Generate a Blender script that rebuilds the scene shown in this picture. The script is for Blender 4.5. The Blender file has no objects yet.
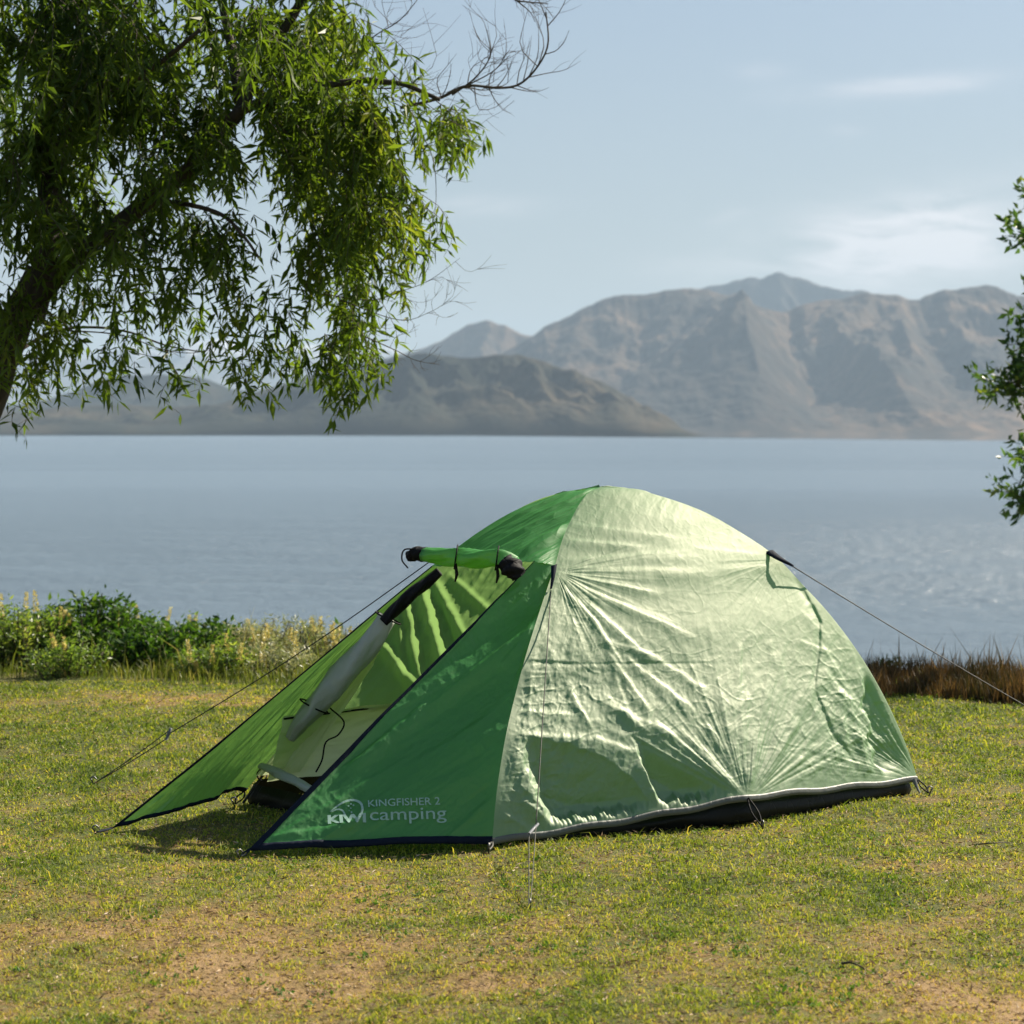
import bpy, math
import numpy as np
from mathutils import Vector
from mathutils.bvhtree import BVHTree
rng = np.random.default_rng(7)
R_ = math.radians
scene = bpy.context.scene
COL = scene.collection

# ------------------------------------------------------------------ camera model used to measure the place
F = 2400.0; CH = 1.36; HOR = 433.0; CX = 512.0
WZ = -3.0                                  # lake level
def U(px, py, Y):
    return np.array([(px-CX)/F*Y, Y, CH-(py-HOR)*Y/F])
def PX(P):
    P = np.asarray(P)
    return CX+F*P[..., 0]/P[..., 1], HOR+F*(CH-P[..., 2])/P[..., 1]
SUN_AZ, SUN_EL = R_(38), R_(38)            # azimuth: degrees from +X towards +Y
SUN = np.array([math.cos(SUN_EL)*math.cos(SUN_AZ), math.cos(SUN_EL)*math.sin(SUN_AZ), math.sin(SUN_EL)])

# ------------------------------------------------------------------ noise
_p = np.random.default_rng(3).permutation(256); _p = np.concatenate([_p, _p])
_g = np.stack([np.cos(np.arange(256)*2.399), np.sin(np.arange(256)*2.399)], 1)
def perlin(x, y):
    x = np.asarray(x, float); y = np.asarray(y, float)
    xi = np.floor(x).astype(int); yi = np.floor(y).astype(int)
    xf = x-xi; yf = y-yi; xi &= 255; yi &= 255
    u = xf**3*(xf*(xf*6-15)+10); v = yf**3*(yf*(yf*6-15)+10)
    def gr(a, b, dx, dy):
        g = _g[_p[_p[a & 255]+(b & 255)]]
        return g[..., 0]*dx+g[..., 1]*dy
    n00 = gr(xi, yi, xf, yf); n10 = gr(xi+1, yi, xf-1, yf)
    n01 = gr(xi, yi+1, xf, yf-1); n11 = gr(xi+1, yi+1, xf-1, yf-1)
    return ((n00*(1-u)+n10*u)*(1-v)+(n01*(1-u)+n11*u)*v)*1.5
def fbm(x, y, o=4, g=.5):
    s = 0; a = 1; f = 1
    for i in range(o):
        s = s+a*perlin(x*f+i*17.3, y*f-i*9.1); a *= g; f *= 2.03
    return s
def ridged(x, y, o=3):
    s = 0; a = 1; f = 1
    for i in range(o):
        s = s+a*(1-np.abs(perlin(x*f+i*7.7, y*f+i*3.3))*2.2); a *= .5; f *= 2.1
    return s/1.75
def sm(a, b, x):
    t = np.clip((x-a)/(b-a), 0, 1); return t*t*(3-2*t)

# ------------------------------------------------------------------ mesh helpers
def raw_mesh(name, V, loops, starts, totals, mat, parent=None, smooth=True, attrs=None):
    me = bpy.data.meshes.new(name)
    V = np.ascontiguousarray(V, dtype=np.float32).reshape(-1, 3)
    me.vertices.add(len(V)); me.vertices.foreach_set('co', V.ravel())
    me.loops.add(len(loops)); me.loops.foreach_set('vertex_index', np.asarray(loops, np.int32))
    me.polygons.add(len(starts))
    me.polygons.foreach_set('loop_start', np.asarray(starts, np.int32))
    me.polygons.foreach_set('loop_total', np.asarray(totals, np.int32))
    me.polygons.foreach_set('use_smooth', np.full(len(starts), smooth, dtype=bool))
    me.update(calc_edges=True)
    for k, a in (attrs or {}).items():
        at = me.attributes.new(k, 'FLOAT', 'POINT'); at.data.foreach_set('value', np.ascontiguousarray(a, np.float32).ravel())
    o = bpy.data.objects.new(name, me); COL.objects.link(o)
    if mat: me.materials.append(mat)
    if parent:
        o.parent = parent
        o.matrix_parent_inverse = parent.matrix_basis.inverted()
    return o
def quads(name, V, Q, mat, parent=None, smooth=True, attrs=None):
    Q = np.asarray(Q, np.int32)
    n = len(Q); k = Q.shape[1]
    return raw_mesh(name, V, Q.ravel(), np.arange(n)*k, np.full(n, k), mat, parent, smooth, attrs)
def grid_faces(nv, nu, off=0, wrap=False):
    i, j = np.meshgrid(np.arange(nv-1), np.arange(nu if wrap else nu-1), indexing='ij')
    a = i*nu+j; b = i*nu+(j+1) % nu; c = (i+1)*nu+(j+1) % nu; d = (i+1)*nu+j
    return np.stack([a, b, c, d], -1).reshape(-1, 4)+off
def grid(name, P, mat, parent=None, smooth=True, attrs=None):
    nv, nu = P.shape[:2]
    return quads(name, P.reshape(-1, 3), grid_faces(nv, nu), mat, parent, smooth, attrs)
def spline(pts, n):
    P = np.array(pts, float)
    if len(P) == 2: return P[0]+(P[1]-P[0])*np.linspace(0, 1, n)[:, None]
    d = np.r_[0, np.cumsum(np.linalg.norm(np.diff(P, axis=0), axis=1)**.5)]
    m = np.zeros_like(P)
    m[1:-1] = (P[2:]-P[:-2])/(d[2:]-d[:-2])[:, None]
    m[0] = (P[1]-P[0])/(d[1]-d[0]); m[-1] = (P[-1]-P[-2])/(d[-1]-d[-2])
    t = np.linspace(0, d[-1], max(400, n*3)); k = np.clip(np.searchsorted(d, t, 'right')-1, 0, len(P)-2)
    h = (d[k+1]-d[k])[:, None]; s = ((t-d[k])[:, None])/h
    C = (2*s**3-3*s**2+1)*P[k]+(s**3-2*s**2+s)*h*m[k]+(-2*s**3+3*s**2)*P[k+1]+(s**3-s**2)*h*m[k+1]
    L = np.r_[0, np.cumsum(np.linalg.norm(np.diff(C, axis=0), axis=1))]
    q = np.linspace(0, L[-1], n)
    return np.stack([np.interp(q, L, C[:, i]) for i in range(3)], 1)
class Tubes:
    def __init__(s): s.V = []; s.Q = []; s.n = 0
    def add(s, P, r, k=8, flat=None, cap=True):
        P = np.asarray(P, float); n = len(P); r = np.broadcast_to(np.asarray(r, float), (n,))
        T = np.gradient(P, axis=0); T /= np.linalg.norm(T, axis=1)[:, None]+1e-12
        up = np.array([0, 0, 1.]) if abs(T[0, 2]) < .9 else np.array([1., 0, 0])
        N = np.zeros_like(P); a = np.cross(T[0], up); a /= np.linalg.norm(a); N[0] = a
        for i in range(1, n):
            a = a-T[i]*a.dot(T[i]); a /= np.linalg.norm(a)+1e-12; N[i] = a
        B = np.cross(T, N)
        th = np.arange(k)*2*math.pi/k
        fl = 1 if flat is None else flat
        V = P[:, None]+r[:, None, None]*(np.cos(th)[None, :, None]*N[:, None]+fl*np.sin(th)[None, :, None]*B[:, None])
        s.V.append(V.reshape(-1, 3)); Q = grid_faces(n, k, s.n, True); s.Q.append(Q); s.n += n*k
        if cap:
            for e, idx in ((0, 0), (n-1, (n-1)*k)):
                s.V.append(P[e][None]); c = s.n; s.n += 1; base = c-n*k-(0 if e == 0 else 1)+idx
                j = np.arange(k)
                s.Q.append(np.stack([base+j, base+(j+1) % k, np.full(k, c), np.full(k, c)], 1))
    def build(s, name, mat, parent=None, smooth=True):
        V = np.concatenate(s.V); Q = np.concatenate(s.Q)
        tri = Q[:, 2] == Q[:, 3]
        tot = np.where(tri, 3, 4); starts = np.r_[0, np.cumsum(tot)[:-1]]
        mask = np.ones(Q.shape, bool); mask[tri, 3] = False
        return raw_mesh(name, V, Q[mask], starts, tot, mat, parent, smooth)
def tube(name, P, r, mat, parent=None, k=8, flat=None):
    t = Tubes(); t.add(P, r, k, flat); return t.build(name, mat, parent)
def empty(name, loc):
    o = bpy.data.objects.new(name, None); o.location = loc; COL.objects.link(o); o.empty_display_size = .2
    return o
def tag(o, label=None, cat=None, group=None, kind=None):
    if label: o['label'] = label
    if cat: o['category'] = cat
    if group: o['group'] = group
    if kind: o['kind'] = kind
    return o
def vnormals(P):
    du = np.gradient(P, axis=1); dv = np.gradient(P, axis=0)
    n = np.cross(du, dv); return n/(np.linalg.norm(n, axis=2)[..., None]+1e-12)

# ------------------------------------------------------------------ materials
class NT:
    def __init__(s, name):
        s.m = bpy.data.materials.new(name); s.m.use_nodes = True; s.t = s.m.node_tree; s.t.nodes.clear()
        s.out = s.t.nodes.new('ShaderNodeOutputMaterial')
    def n(s, typ, **kw):
        nd = s.t.nodes.new(typ)
        for k, v in kw.items():
            if k.startswith('_'): setattr(nd, k[1:], v)
            else:
                key = k.replace('__', ' ')
                if isinstance(v, bpy.types.NodeSocket): s.t.links.new(v, nd.inputs[key])
                else: nd.inputs[key].default_value = v
        return nd
    def link(s, a, b): s.t.links.new(a, b)
    def mixc(s, f, a, b, mode='MIX'):
        nd = s.t.nodes.new('ShaderNodeMix'); nd.data_type = 'RGBA'; nd.blend_type = mode
        for i, v in ((0, f), (6, a), (7, b)):
            if isinstance(v, bpy.types.NodeSocket): s.t.links.new(v, nd.inputs[i])
            else: nd.inputs[i].default_value = v if i == 0 or len(v) == 4 else (*v, 1)
        return nd.outputs[2]
    def math(s, op, a, b=0.0, c=None, clamp=False):
        nd = s.t.nodes.new('ShaderNodeMath'); nd.operation = op; nd.use_clamp = clamp
        for i, v in enumerate((a, b) if c is None else (a, b, c)):
            if isinstance(v, bpy.types.NodeSocket): s.t.links.new(v, nd.inputs[i])
            else: nd.inputs[i].default_value = v
        return nd.outputs[0]
    def ramp(s, f, stops):
        nd = s.t.nodes.new('ShaderNodeValToRGB'); s.t.links.new(f, nd.inputs[0])
        cr = nd.color_ramp
        while len(cr.elements) < len(stops): cr.elements.new(.5)
        for e, (p, c) in zip(cr.elements, stops):
            e.position = p; e.color = (*c, 1) if len(c) == 3 else c
        return nd.outputs[0]
    def coord(s, scale=(1, 1, 1)):
        tc = s.t.nodes.new('ShaderNodeTexCoord'); mp = s.t.nodes.new('ShaderNodeMapping')
        s.t.links.new(tc.outputs['Object'], mp.inputs[0]); mp.inputs['Scale'].default_value = scale
        return mp.outputs[0]
    def attr(s, name):
        a = s.t.nodes.new('ShaderNodeAttribute'); a.attribute_name = name; return a.outputs['Fac']
    def noise(s, vec, scale, detail=4, rough=.5, dist=0):
        return s.n('ShaderNodeTexNoise', Vector=vec, Scale=scale, Detail=detail, Roughness=rough, Distortion=dist).outputs[0]
    def done(s, sh): s.t.links.new(sh, s.out.inputs[0]); return s.m

def fabric(name, col, trans, tcol, rough=.42, spec=.5, sheen=0.0, bump=.25, weave=True, coat=0.0, gloss=0.0, grough=.5):
    t = NT(name); v = t.coord()
    n1 = t.noise(v, 3.0, 3)
    c = t.mixc(n1, tuple(x*.9 for x in col), tuple(min(1, x*1.1) for x in col))
    w = t.n('ShaderNodeTexVoronoi', Vector=v, Scale=14.0, _feature='DISTANCE_TO_EDGE').outputs[0]
    w2 = t.noise(v, 45.0, 3, .6, .6)
    h = t.math('ADD', t.math('MULTIPLY', t.math('MINIMUM', w, .05), 8.0), t.math('MULTIPLY', w2, .5))
    b = t.n('ShaderNodeBump', Strength=bump, Distance=.004, Height=h)
    p = t.n('ShaderNodeBsdfPrincipled', Base__Color=c, Roughness=rough, Normal=b.outputs[0])
    p.inputs['Specular IOR Level'].default_value = spec
    p.inputs['Sheen Weight'].default_value = sheen; p.inputs['Sheen Roughness'].default_value = .45
    p.inputs['Coat Weight'].default_value = coat; p.inputs['Coat Roughness'].default_value = .38
    tr = t.n('ShaderNodeBsdfTranslucent', Color=(*tcol, 1), Normal=b.outputs[0])
    mx = t.n('ShaderNodeMixShader', Fac=trans); t.link(p.outputs[0], mx.inputs[1]); t.link(tr.outputs[0], mx.inputs[2])
    if gloss > 0:
        gl_ = t.n('ShaderNodeBsdfGlossy', Color=(1, 1, .96, 1), Roughness=grough, Normal=b.outputs[0])
        m2 = t.n('ShaderNodeMixShader', Fac=gloss); t.link(mx.outputs[0], m2.inputs[1]); t.link(gl_.outputs[0], m2.inputs[2]); mx = m2
    return t.done(mx.outputs[0])
M = {}
M['fly'] = fabric('green_nylon', (.035, .20, .045), .38, (.26, .50, .10), rough=.6, spec=.15, sheen=.0, coat=.0, gloss=.15, grough=.66, bump=.07)
M['porch'] = fabric('green_porch_nylon', (.038, .27, .052), .40, (.30, .58, .11), rough=.55, spec=.2, gloss=.045, grough=.5, bump=.12)
M['fly'].node_tree.nodes['Glossy BSDF' if 'Glossy BSDF' in M['fly'].node_tree.nodes else 'Anisotropic BSDF'].inputs['Color'].default_value = (1, .97, .88, 1)
M['rear'] = fabric('green_rear_nylon', (.03, .20, .045), .40, (.30, .50, .15), rough=.6, spec=.15, gloss=.06, grough=.55, bump=.12)
M['pale'] = fabric('pale_inner_cotton', (.62, .70, .46), .45, (.75, .82, .5), rough=.7, spec=.2)
M['roof_inner'] = fabric('inner_mesh_cloth', (.30, .36, .24), .35, (.40, .55, .22), rough=.7, spec=.2)
M['grey_cloth'] = fabric('grey_inner_cloth', (.48, .52, .47), .35, (.6, .65, .55), rough=.6, spec=.3)
M['black'] = fabric('black_groundsheet', (.006, .007, .007), .0, (0, 0, 0), rough=.5, spec=.2, bump=.4)
M['mesh_black'] = fabric('black_mesh', (.008, .008, .009), .0, (0, 0, 0), rough=.7, spec=.15, bump=.8)
M['navy'] = fabric('navy_webbing', (.006, .011, .024), .0, (0, 0, 0), rough=.7, spec=.12, bump=.2)
M['seam'] = fabric('grey_hem_tape', (.10, .11, .10), .0, (0, 0, 0), rough=.5, spec=.4, bump=.2)
M['logo'] = fabric('faded_white_print', (.30, .47, .38), .0, (0, 0, 0), rough=.6, spec=.3, bump=.1)
M['cord'] = fabric('dark_guy_cord', (.03, .03, .03), .0, (0, 0, 0), rough=.6, spec=.3, bump=.1)
M['cord_grey'] = fabric('grey_guy_cord', (.05, .05, .04), .0, (0, 0, 0), rough=.6, spec=.3, bump=.1)
def simple(name, col, rough=.5, metal=0, spec=.5):
    t = NT(name); n1 = t.noise(t.coord(), 30, 3)
    c = t.mixc(n1, tuple(x*.8 for x in col), tuple(min(1, x*1.15) for x in col))
    p = t.n('ShaderNodeBsdfPrincipled', Base__Color=c, Roughness=rough, Metallic=metal); p.inputs['Specular IOR Level'].default_value = spec
    return t.done(p.outputs[0])
M['steel'] = simple('peg_steel', (.16, .16, .16), .5, 1)
M['plastic'] = simple('grey_plastic', (.10, .11, .13), .5)

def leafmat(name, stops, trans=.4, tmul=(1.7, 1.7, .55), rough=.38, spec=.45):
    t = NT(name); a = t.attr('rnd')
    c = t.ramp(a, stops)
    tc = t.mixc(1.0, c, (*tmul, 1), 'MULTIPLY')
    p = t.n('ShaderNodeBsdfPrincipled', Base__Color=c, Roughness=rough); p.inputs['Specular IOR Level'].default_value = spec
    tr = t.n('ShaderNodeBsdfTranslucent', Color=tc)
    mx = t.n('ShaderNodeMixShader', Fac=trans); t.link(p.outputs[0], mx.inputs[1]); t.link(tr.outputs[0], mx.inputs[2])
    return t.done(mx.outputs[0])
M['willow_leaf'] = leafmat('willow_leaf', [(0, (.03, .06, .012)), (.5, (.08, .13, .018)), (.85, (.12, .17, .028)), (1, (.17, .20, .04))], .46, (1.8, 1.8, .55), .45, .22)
M['right_leaf'] = leafmat('broad_leaf', [(0, (.03, .07, .02)), (.6, (.06, .12, .03)), (1, (.14, .17, .04))], .45)
M['bush_leaf'] = leafmat('bush_leaf', [(0, (.02, .055, .012)), (.6, (.045, .10, .02)), (1, (.10, .17, .03))], .4, (1.7, 1.7, .55), .5, .2)
M['lupin_leaf'] = leafmat('lupin_leaf', [(0, (.07, .12, .03)), (.6, (.14, .22, .05)), (1, (.27, .33, .09))], .45)
M['silver_leaf'] = leafmat('silver_leaf', [(0, (.14, .18, .08)), (.6, (.28, .30, .16)), (1, (.48, .44, .30))], .35, (1.3, 1.3, .8))
M['petal'] = leafmat('yellow_petal', [(0, (.42, .36, .10)), (.5, (.58, .50, .20)), (1, (.68, .64, .36))], .4, (1.1, 1.05, .7))
M['grass'] = leafmat('lawn_grass', [(0, (.11, .16, .025)), (.3, (.26, .30, .045)), (.55, (.44, .41, .08)), (.78, (.47, .34, .12)), (1, (.50, .33, .16))], .42, (1.3, 1.3, .5), .55, .25)
M['clover'] = leafmat('clover_leaf', [(0, (.05, .12, .02)), (.6, (.10, .20, .035)), (1, (.2, .27, .06))], .35, (1.3, 1.3, .5), .5, .25)
M['thatch'] = leafmat('dry_litter', [(0, (.09, .055, .035)), (.5, (.26, .17, .10)), (.85, (.42, .30, .18)), (1, (.60, .50, .38))], .15, (1.1, 1, .8), .7, .2)
M['tall_grass'] = leafmat('tall_grass', [(0, (.07, .11, .02)), (.45, (.15, .18, .04)), (.8, (.28, .25, .10)), (1, (.42, .36, .20))], .4, (1.3, 1.3, .5), .5, .3)
M['rust'] = leafmat('rusty_sedge', [(0, (.03, .032, .012)), (.4, (.075, .053, .025)), (.75, (.16, .10, .045)), (1, (.34, .24, .12))], .3, (1.3, 1.1, .6), .6, .2)
def bark(name, c1, c2, sc=9):
    t = NT(name); v = t.coord((sc, sc, sc*.25)); n1 = t.noise(v, 1.5, 6, .65, .8)
    c = t.ramp(n1, [(.3, c1), (.65, c2)])
    b = t.n('ShaderNodeBump', Strength=.8, Distance=.02, Height=n1)
    p = t.n('ShaderNodeBsdfPrincipled', Base__Color=c, Roughness=.85, Normal=b.outputs[0])
    return t.done(p.outputs[0])
M['bark'] = bark('willow_bark', (.018, .014, .010), (.065, .05, .035))
M['twig'] = bark('twig_bark', (.04, .03, .02), (.10, .075, .05), 30)

# ------------------------------------------------------------------ world, sun, camera, render
w = bpy.data.worlds.new('World'); scene.world = w; w.use_nodes = True
wt = w.node_tree; wt.nodes.clear()
def wn(typ, **kw):
    nd = wt.nodes.new(typ)
    for k, v in kw.items():
        if k.startswith('_'): setattr(nd, k[1:], v)
        else:
            key = k.replace('__', ' ')
            if isinstance(v, bpy.types.NodeSocket): wt.links.new(v, nd.inputs[key])
            else: nd.inputs[key].default_value = v
    return nd
def wm(op, a, b=0.0, clamp=False):
    nd = wt.nodes.new('ShaderNodeMath'); nd.operation = op; nd.use_clamp = clamp
    for i, v in enumerate((a, b)):
        if isinstance(v, bpy.types.NodeSocket): wt.links.new(v, nd.inputs[i])
        else: nd.inputs[i].default_value = v
    return nd.outputs[0]
sky = wn('ShaderNodeTexSky', _sky_type='NISHITA', _sun_disc=False, _sun_elevation=SUN_EL,
         _sun_rotation=math.atan2(SUN[0], SUN[1]), _altitude=300, _air_density=1.0, _dust_density=1.2, _ozone_density=1.0)
SKY_STR = .0475
tc = wn('ShaderNodeTexCoord'); sp = wn('ShaderNodeSeparateXYZ', Vector=tc.outputs['Generated'])
yy = wm('MAXIMUM', sp.outputs[1], .05)
ax = wm('DIVIDE', sp.outputs[0], yy); ez = wm('DIVIDE', sp.outputs[2], yy)
cv = wn('ShaderNodeCombineXYZ', X=ax, Y=ez)
def cloud_patch(px, py, sx, sy, tilt=0.0):
    a0 = (px-CX)/F; e0 = (HOR-py)/F; sx /= F; sy /= F
    dx = wm('SUBTRACT', ax, a0); dz = wm('SUBTRACT', ez, e0); dz = wm('SUBTRACT', dz, wm('MULTIPLY', dx, tilt))
    q = wm('ADD', wm('POWER', wm('ABSOLUTE', wm('DIVIDE', dx, sx)), 2), wm('POWER', wm('ABSOLUTE', wm('DIVIDE', dz, sy)), 2))
    return wm('EXPONENT', wm('MULTIPLY', q, -1))
mask = None
for args, amp in (((910, 245, 125, 42, .12), 2.3), ((900, 86, 95, 10, .08), .75), ((480, 207, 60, 10, 0), .5), ((728, 216, 18, 5, .2), .5),
                  ((760, 72, 30, 8, 0), .3), ((700, 268, 60, 14, 0), .35), ((1250, 170, 160, 30, .1), .8), ((-200, 120, 200, 30, .1), .6), ((845, 130, 20, 6, 0), .25)):
    m_ = wm('MULTIPLY', cloud_patch(*args), amp); mask = m_ if mask is None else wm('ADD', mask, m_)
mp = wn('ShaderNodeMapping', Vector=cv.outputs[0]); mp.inputs['Scale'].default_value = (14, 60, 1); mp.inputs['Rotation'].default_value = (0, 0, .12)
ns = wn('ShaderNodeTexNoise', Vector=mp.outputs[0], Scale=1.6, Detail=7.0, Roughness=.62, Distortion=.7)
nn = wm('MULTIPLY', wm('SUBTRACT', ns.outputs[0], .28), 2.4, True)
cl = wm('MINIMUM', wm('MULTIPLY', wm('MULTIPLY', mask, nn), .55, True), .6)
# thin high veil everywhere greys the blue
veil = wn('ShaderNodeMix', _data_type='RGBA'); wt.links.new(wm('SUBTRACT', .62, wm('MULTIPLY', wm('MINIMUM', wm('ABSOLUTE', ez), .3), 1.7)), veil.inputs[0])
wt.links.new(sky.outputs[0], veil.inputs[6]); veil.inputs[7].default_value = (2.85, 3.2, 3.6, 1)
cm = wn('ShaderNodeMix', _data_type='RGBA'); wt.links.new(cl, cm.inputs[0]); wt.links.new(veil.outputs[2], cm.inputs[6]); cm.inputs[7].default_value = (11.8, 11.0, 11.0, 1)
bg = wn('ShaderNodeBackground', Color=cm.outputs[2], Strength=SKY_STR)
wo = wn('ShaderNodeOutputWorld'); wt.links.new(bg.outputs[0], wo.inputs[0])

sl = bpy.data.lights.new('sun', 'SUN'); sl.energy = 5.0; sl.angle = R_(.53); sl.color = (1.0, .90, .74)
so = bpy.data.objects.new('sun', sl); COL.objects.link(so); so.location = (20, 20, 30)
so.rotation_euler = Vector(-SUN).to_track_quat('-Z', 'Y').to_euler()

cam = bpy.data.cameras.new('camera'); co = bpy.data.objects.new('camera', cam); COL.objects.link(co); scene.camera = co
co.location = (0, 0, CH); co.rotation_euler = (R_(90), 0, 0)
cam.sensor_width = 36; cam.lens = 36*F/1024; cam.shift_y = -(512-HOR)/1024; cam.clip_start = .1; cam.clip_end = 90000
cam.dof.use_dof = True; cam.dof.focus_distance = 8.1; cam.dof.aperture_fstop = 6.0
scene.view_settings.view_transform = 'Standard'; scene.view_settings.look = 'None'; scene.view_settings.exposure = 1.22
scene.view_settings.gamma = 1
c_ = scene.cycles; c_.use_denoising = True; c_.max_bounces = 10; c_.diffuse_bounces = 4; c_.transmission_bounces = 6; c_.transparent_max_bounces = 8
c_.volume_bounces = 0; c_.use_adaptive_sampling = True; c_.adaptive_threshold = .01; c_.sample_clamp_indirect = 6; c_.sample_clamp_direct = 12

# ------------------------------------------------------------------ terrain: one ground sheet
def edge_y(x):                              # where the lawn ends
    return 12.45-.17*x+.12*np.sin(x*1.7)+.06*np.sin(x*4.1)
def ground_z(x, y):
    d = y-edge_y(np.clip(x, -40, 40))
    z = .018*fbm(x*.9, y*.9, 3)+.006*fbm(x*5, y*5, 2)
    near = (np.abs(x) < 60)
    bank = -sm(.4, 14, d)*5.2
    flat = np.clip(1-np.abs(d)/20, 0, 1)*0+1
    return np.where(d > 0, z*np.clip(1-d/10, 0, 1)+bank, z)+np.where(d > 14, -2.0*sm(14, 60, d), 0)
def dryness(x, y):
    n = .405+.20*fbm(x*.75+3.1, y*.60, 3, .6)+.26*fbm(x*3.3, y*2.6, 3, .6)
    front = sm(9.2, 6.2, y)                  # worn foreground
    n = n+.15*front-.12*sm(7.6, 9.6, y)
    for (cx, cy, rx, ry, a) in ((1.15, 5.75, .55, .28, .5), (-.55, 5.9, .5, .2, .25), (1.8, 6.5, .5, .18, .3), (.05, 6.35, .3, .16, .2),
                                (2.1, 8.9, .6, .3, .25), (-1.2, 6.5, .5, .2, .2), (.45, 5.65, .5, .22, -.3), (-1.7, 12.2, 1.5, .35, .3), (.9, 7.1, .5, .25, -.25)):
        n = n+a*np.exp(-((x-cx)/rx)**2-((y-cy)/ry)**2)
    return np.clip(n, 0, 1)
dense = np.arange(-7, 7.01, .07)
out = np.array([7.3, 7.8, 8.6, 10, 12, 15, 20, 27, 36, 50, 75, 120, 200, 400, 900, 2000, 5000, 12000, 24000])
gx = np.r_[-out[::-1], dense, out]
gy = np.r_[-24000, -9000, -3000, -900, -300, -100, -40, -15, -5, 0, 2, 3, np.arange(4, 16.01, .06), np.arange(16.3, 40, .6), 42, 46, 52, 60, 75, 100, 200, 600, 2000, 6000, 24000]
X, Y = np.meshgrid(gx, gy)
Z = ground_z(X, Y)
t = NT('lawn_soil'); v = t.coord()
a = t.attr('dry'); n1 = t.noise(v, 22.0, 6, .7); n2 = t.noise(v, 120.0, 3, .6); n3 = t.noise(v, 1.3, 5, .6)
f = t.math('ADD', t.math('MULTIPLY', a, .85), t.math('MULTIPLY', t.math('SUBTRACT', n1, .5), 1.1))
c = t.ramp(f, [(.15, (.07, .10, .025)), (.4, (.15, .15, .05)), (.62, (.25, .17, .065)), (.85, (.38, .25, .125))])
c = t.mixc(t.math('MULTIPLY', n2, .6), c, (.05, .045, .02))
b = t.n('ShaderNodeBump', Strength=.7, Distance=.02, Height=t.math('ADD', n1, t.math('MULTIPLY', n2, .5)))
p = t.n('ShaderNodeBsdfPrincipled', Base__Color=c, Roughness=.95, Normal=b.outputs[0]); p.inputs['Specular IOR Level'].default_value = .15
M['ground'] = t.done(p.outputs[0])
g = grid('ground', np.stack([X, Y, Z], -1), M['ground'], attrs={'dry': dryness(X, Y).ravel()})
tag(g, kind='structure')

# lake
t = NT('lake_water'); v = t.coord()
big = t.noise(t.coord((.0022, .0075, 1)), 1.0, 4, .55, .5)
band = t.noise(t.coord((.00035, .0060, 1)), 1.0, 3, .5, .3)
calm = t.math('MULTIPLY', t.math('SUBTRACT', t.math('ADD', t.math('MULTIPLY', big, .5), t.math('MULTIPLY', band, .8)), .50), 4.0, clamp=True)
sep = t.n('ShaderNodeSeparateXYZ', Vector=v)
fad = t.n('ShaderNodeMapRange', Value=sep.outputs[1]); fad.inputs[1].default_value = 60; fad.inputs[2].default_value = 420; fad.inputs[3].default_value = 1; fad.inputs[4].default_value = .42
lee = t.math('MULTIPLY', t.math('MULTIPLY', t.math('SUBTRACT', 330.0, sep.outputs[0]), .0025, clamp=True), 2900.0)
far = t.n('ShaderNodeMapRange', Value=t.math('SUBTRACT', sep.outputs[1], lee)); far.inputs[1].default_value = 880; far.inputs[2].default_value = 1050
wv = t.noise(t.coord((1.4, 2.6, 1)), 1.0, 5, .62, .3)
wv2 = t.noise(t.coord((.10, .22, 1)), 1.0, 4, .6, .2)
hgt = t.math('ADD', t.math('MULTIPLY', wv, .75), t.math('MULTIPLY', wv2, 1.6))
stren = t.math('MULTIPLY', t.math('SUBTRACT', 1.0, t.math('MULTIPLY', far.outputs[0], .985)), t.math('SUBTRACT', .85, t.math('MULTIPLY', calm, .60)))
b = t.n('ShaderNodeBump', Distance=.6, Height=hgt); t.link(t.math('MULTIPLY', stren, fad.outputs[0]), b.inputs['Strength'])
ro = t.math('ADD', .015, t.math('MULTIPLY', t.math('SUBTRACT', 1.0, far.outputs[0]), .22))
p = t.n('ShaderNodeBsdfPrincipled', Base__Color=(.105, .145, .18, 1), IOR=1.33, Normal=b.outputs[0]); t.link(ro, p.inputs['Roughness'])
M['water'] = t.done(p.outputs[0])
wx = np.array([-24000, -6000, -1500, -400, -100, 0, 100, 400, 1500, 6000, 24000.]); wy = np.array([16, 40, 100, 300, 1000, 2500, 5000, 9000, 24000.])
X, Y = np.meshgrid(wx, wy)
tag(grid('water', np.stack([X, Y, np.full_like(X, WZ)], -1), M['water'], smooth=False), kind='structure')

# mountains
def mountmat(name, low, mid, high, snow=False, green=.5):
    t = NT(name); v = t.coord((.001, .001, .001))
    n1 = t.noise(v, 1.6, 8, .62, .4); n2 = t.noise(v, 9.0, 6, .65); n3 = t.noise(v, 34.0, 4, .7)
    sep = t.n('ShaderNodeSeparateXYZ', Vector=v)
    f = t.math('ADD', t.math('MULTIPLY', n1, .8), t.math('MULTIPLY', n2, .45))
    c = t.ramp(f, [(.42, low), (.62, mid), (.80, high)])
    c = t.mixc(t.math('MULTIPLY', t.math('SUBTRACT', n3, .45), 2.2, clamp=True), c, low)
    if snow:
        s_ = t.math('ADD', sep.outputs[2], t.math('MULTIPLY', t.math('SUBTRACT', n2, .5), .5))
        m_ = t.n('ShaderNodeMapRange', Value=s_); m_.inputs[1].default_value = .60; m_.inputs[2].default_value = .76
        c = t.mixc(m_.outputs[0], c, (.6, .62, .66, 1))
    p = t.n('ShaderNodeBsdfPrincipled', Base__Color=c, Roughness=.95); p.inputs['Specular IOR Level'].default_value = .1
    return t.done(p.outputs[0])
M['hill_near'] = mountmat('tussock_hill', (.004, .008, .005), (.015, .018, .011), (.068, .050, .028))
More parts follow.
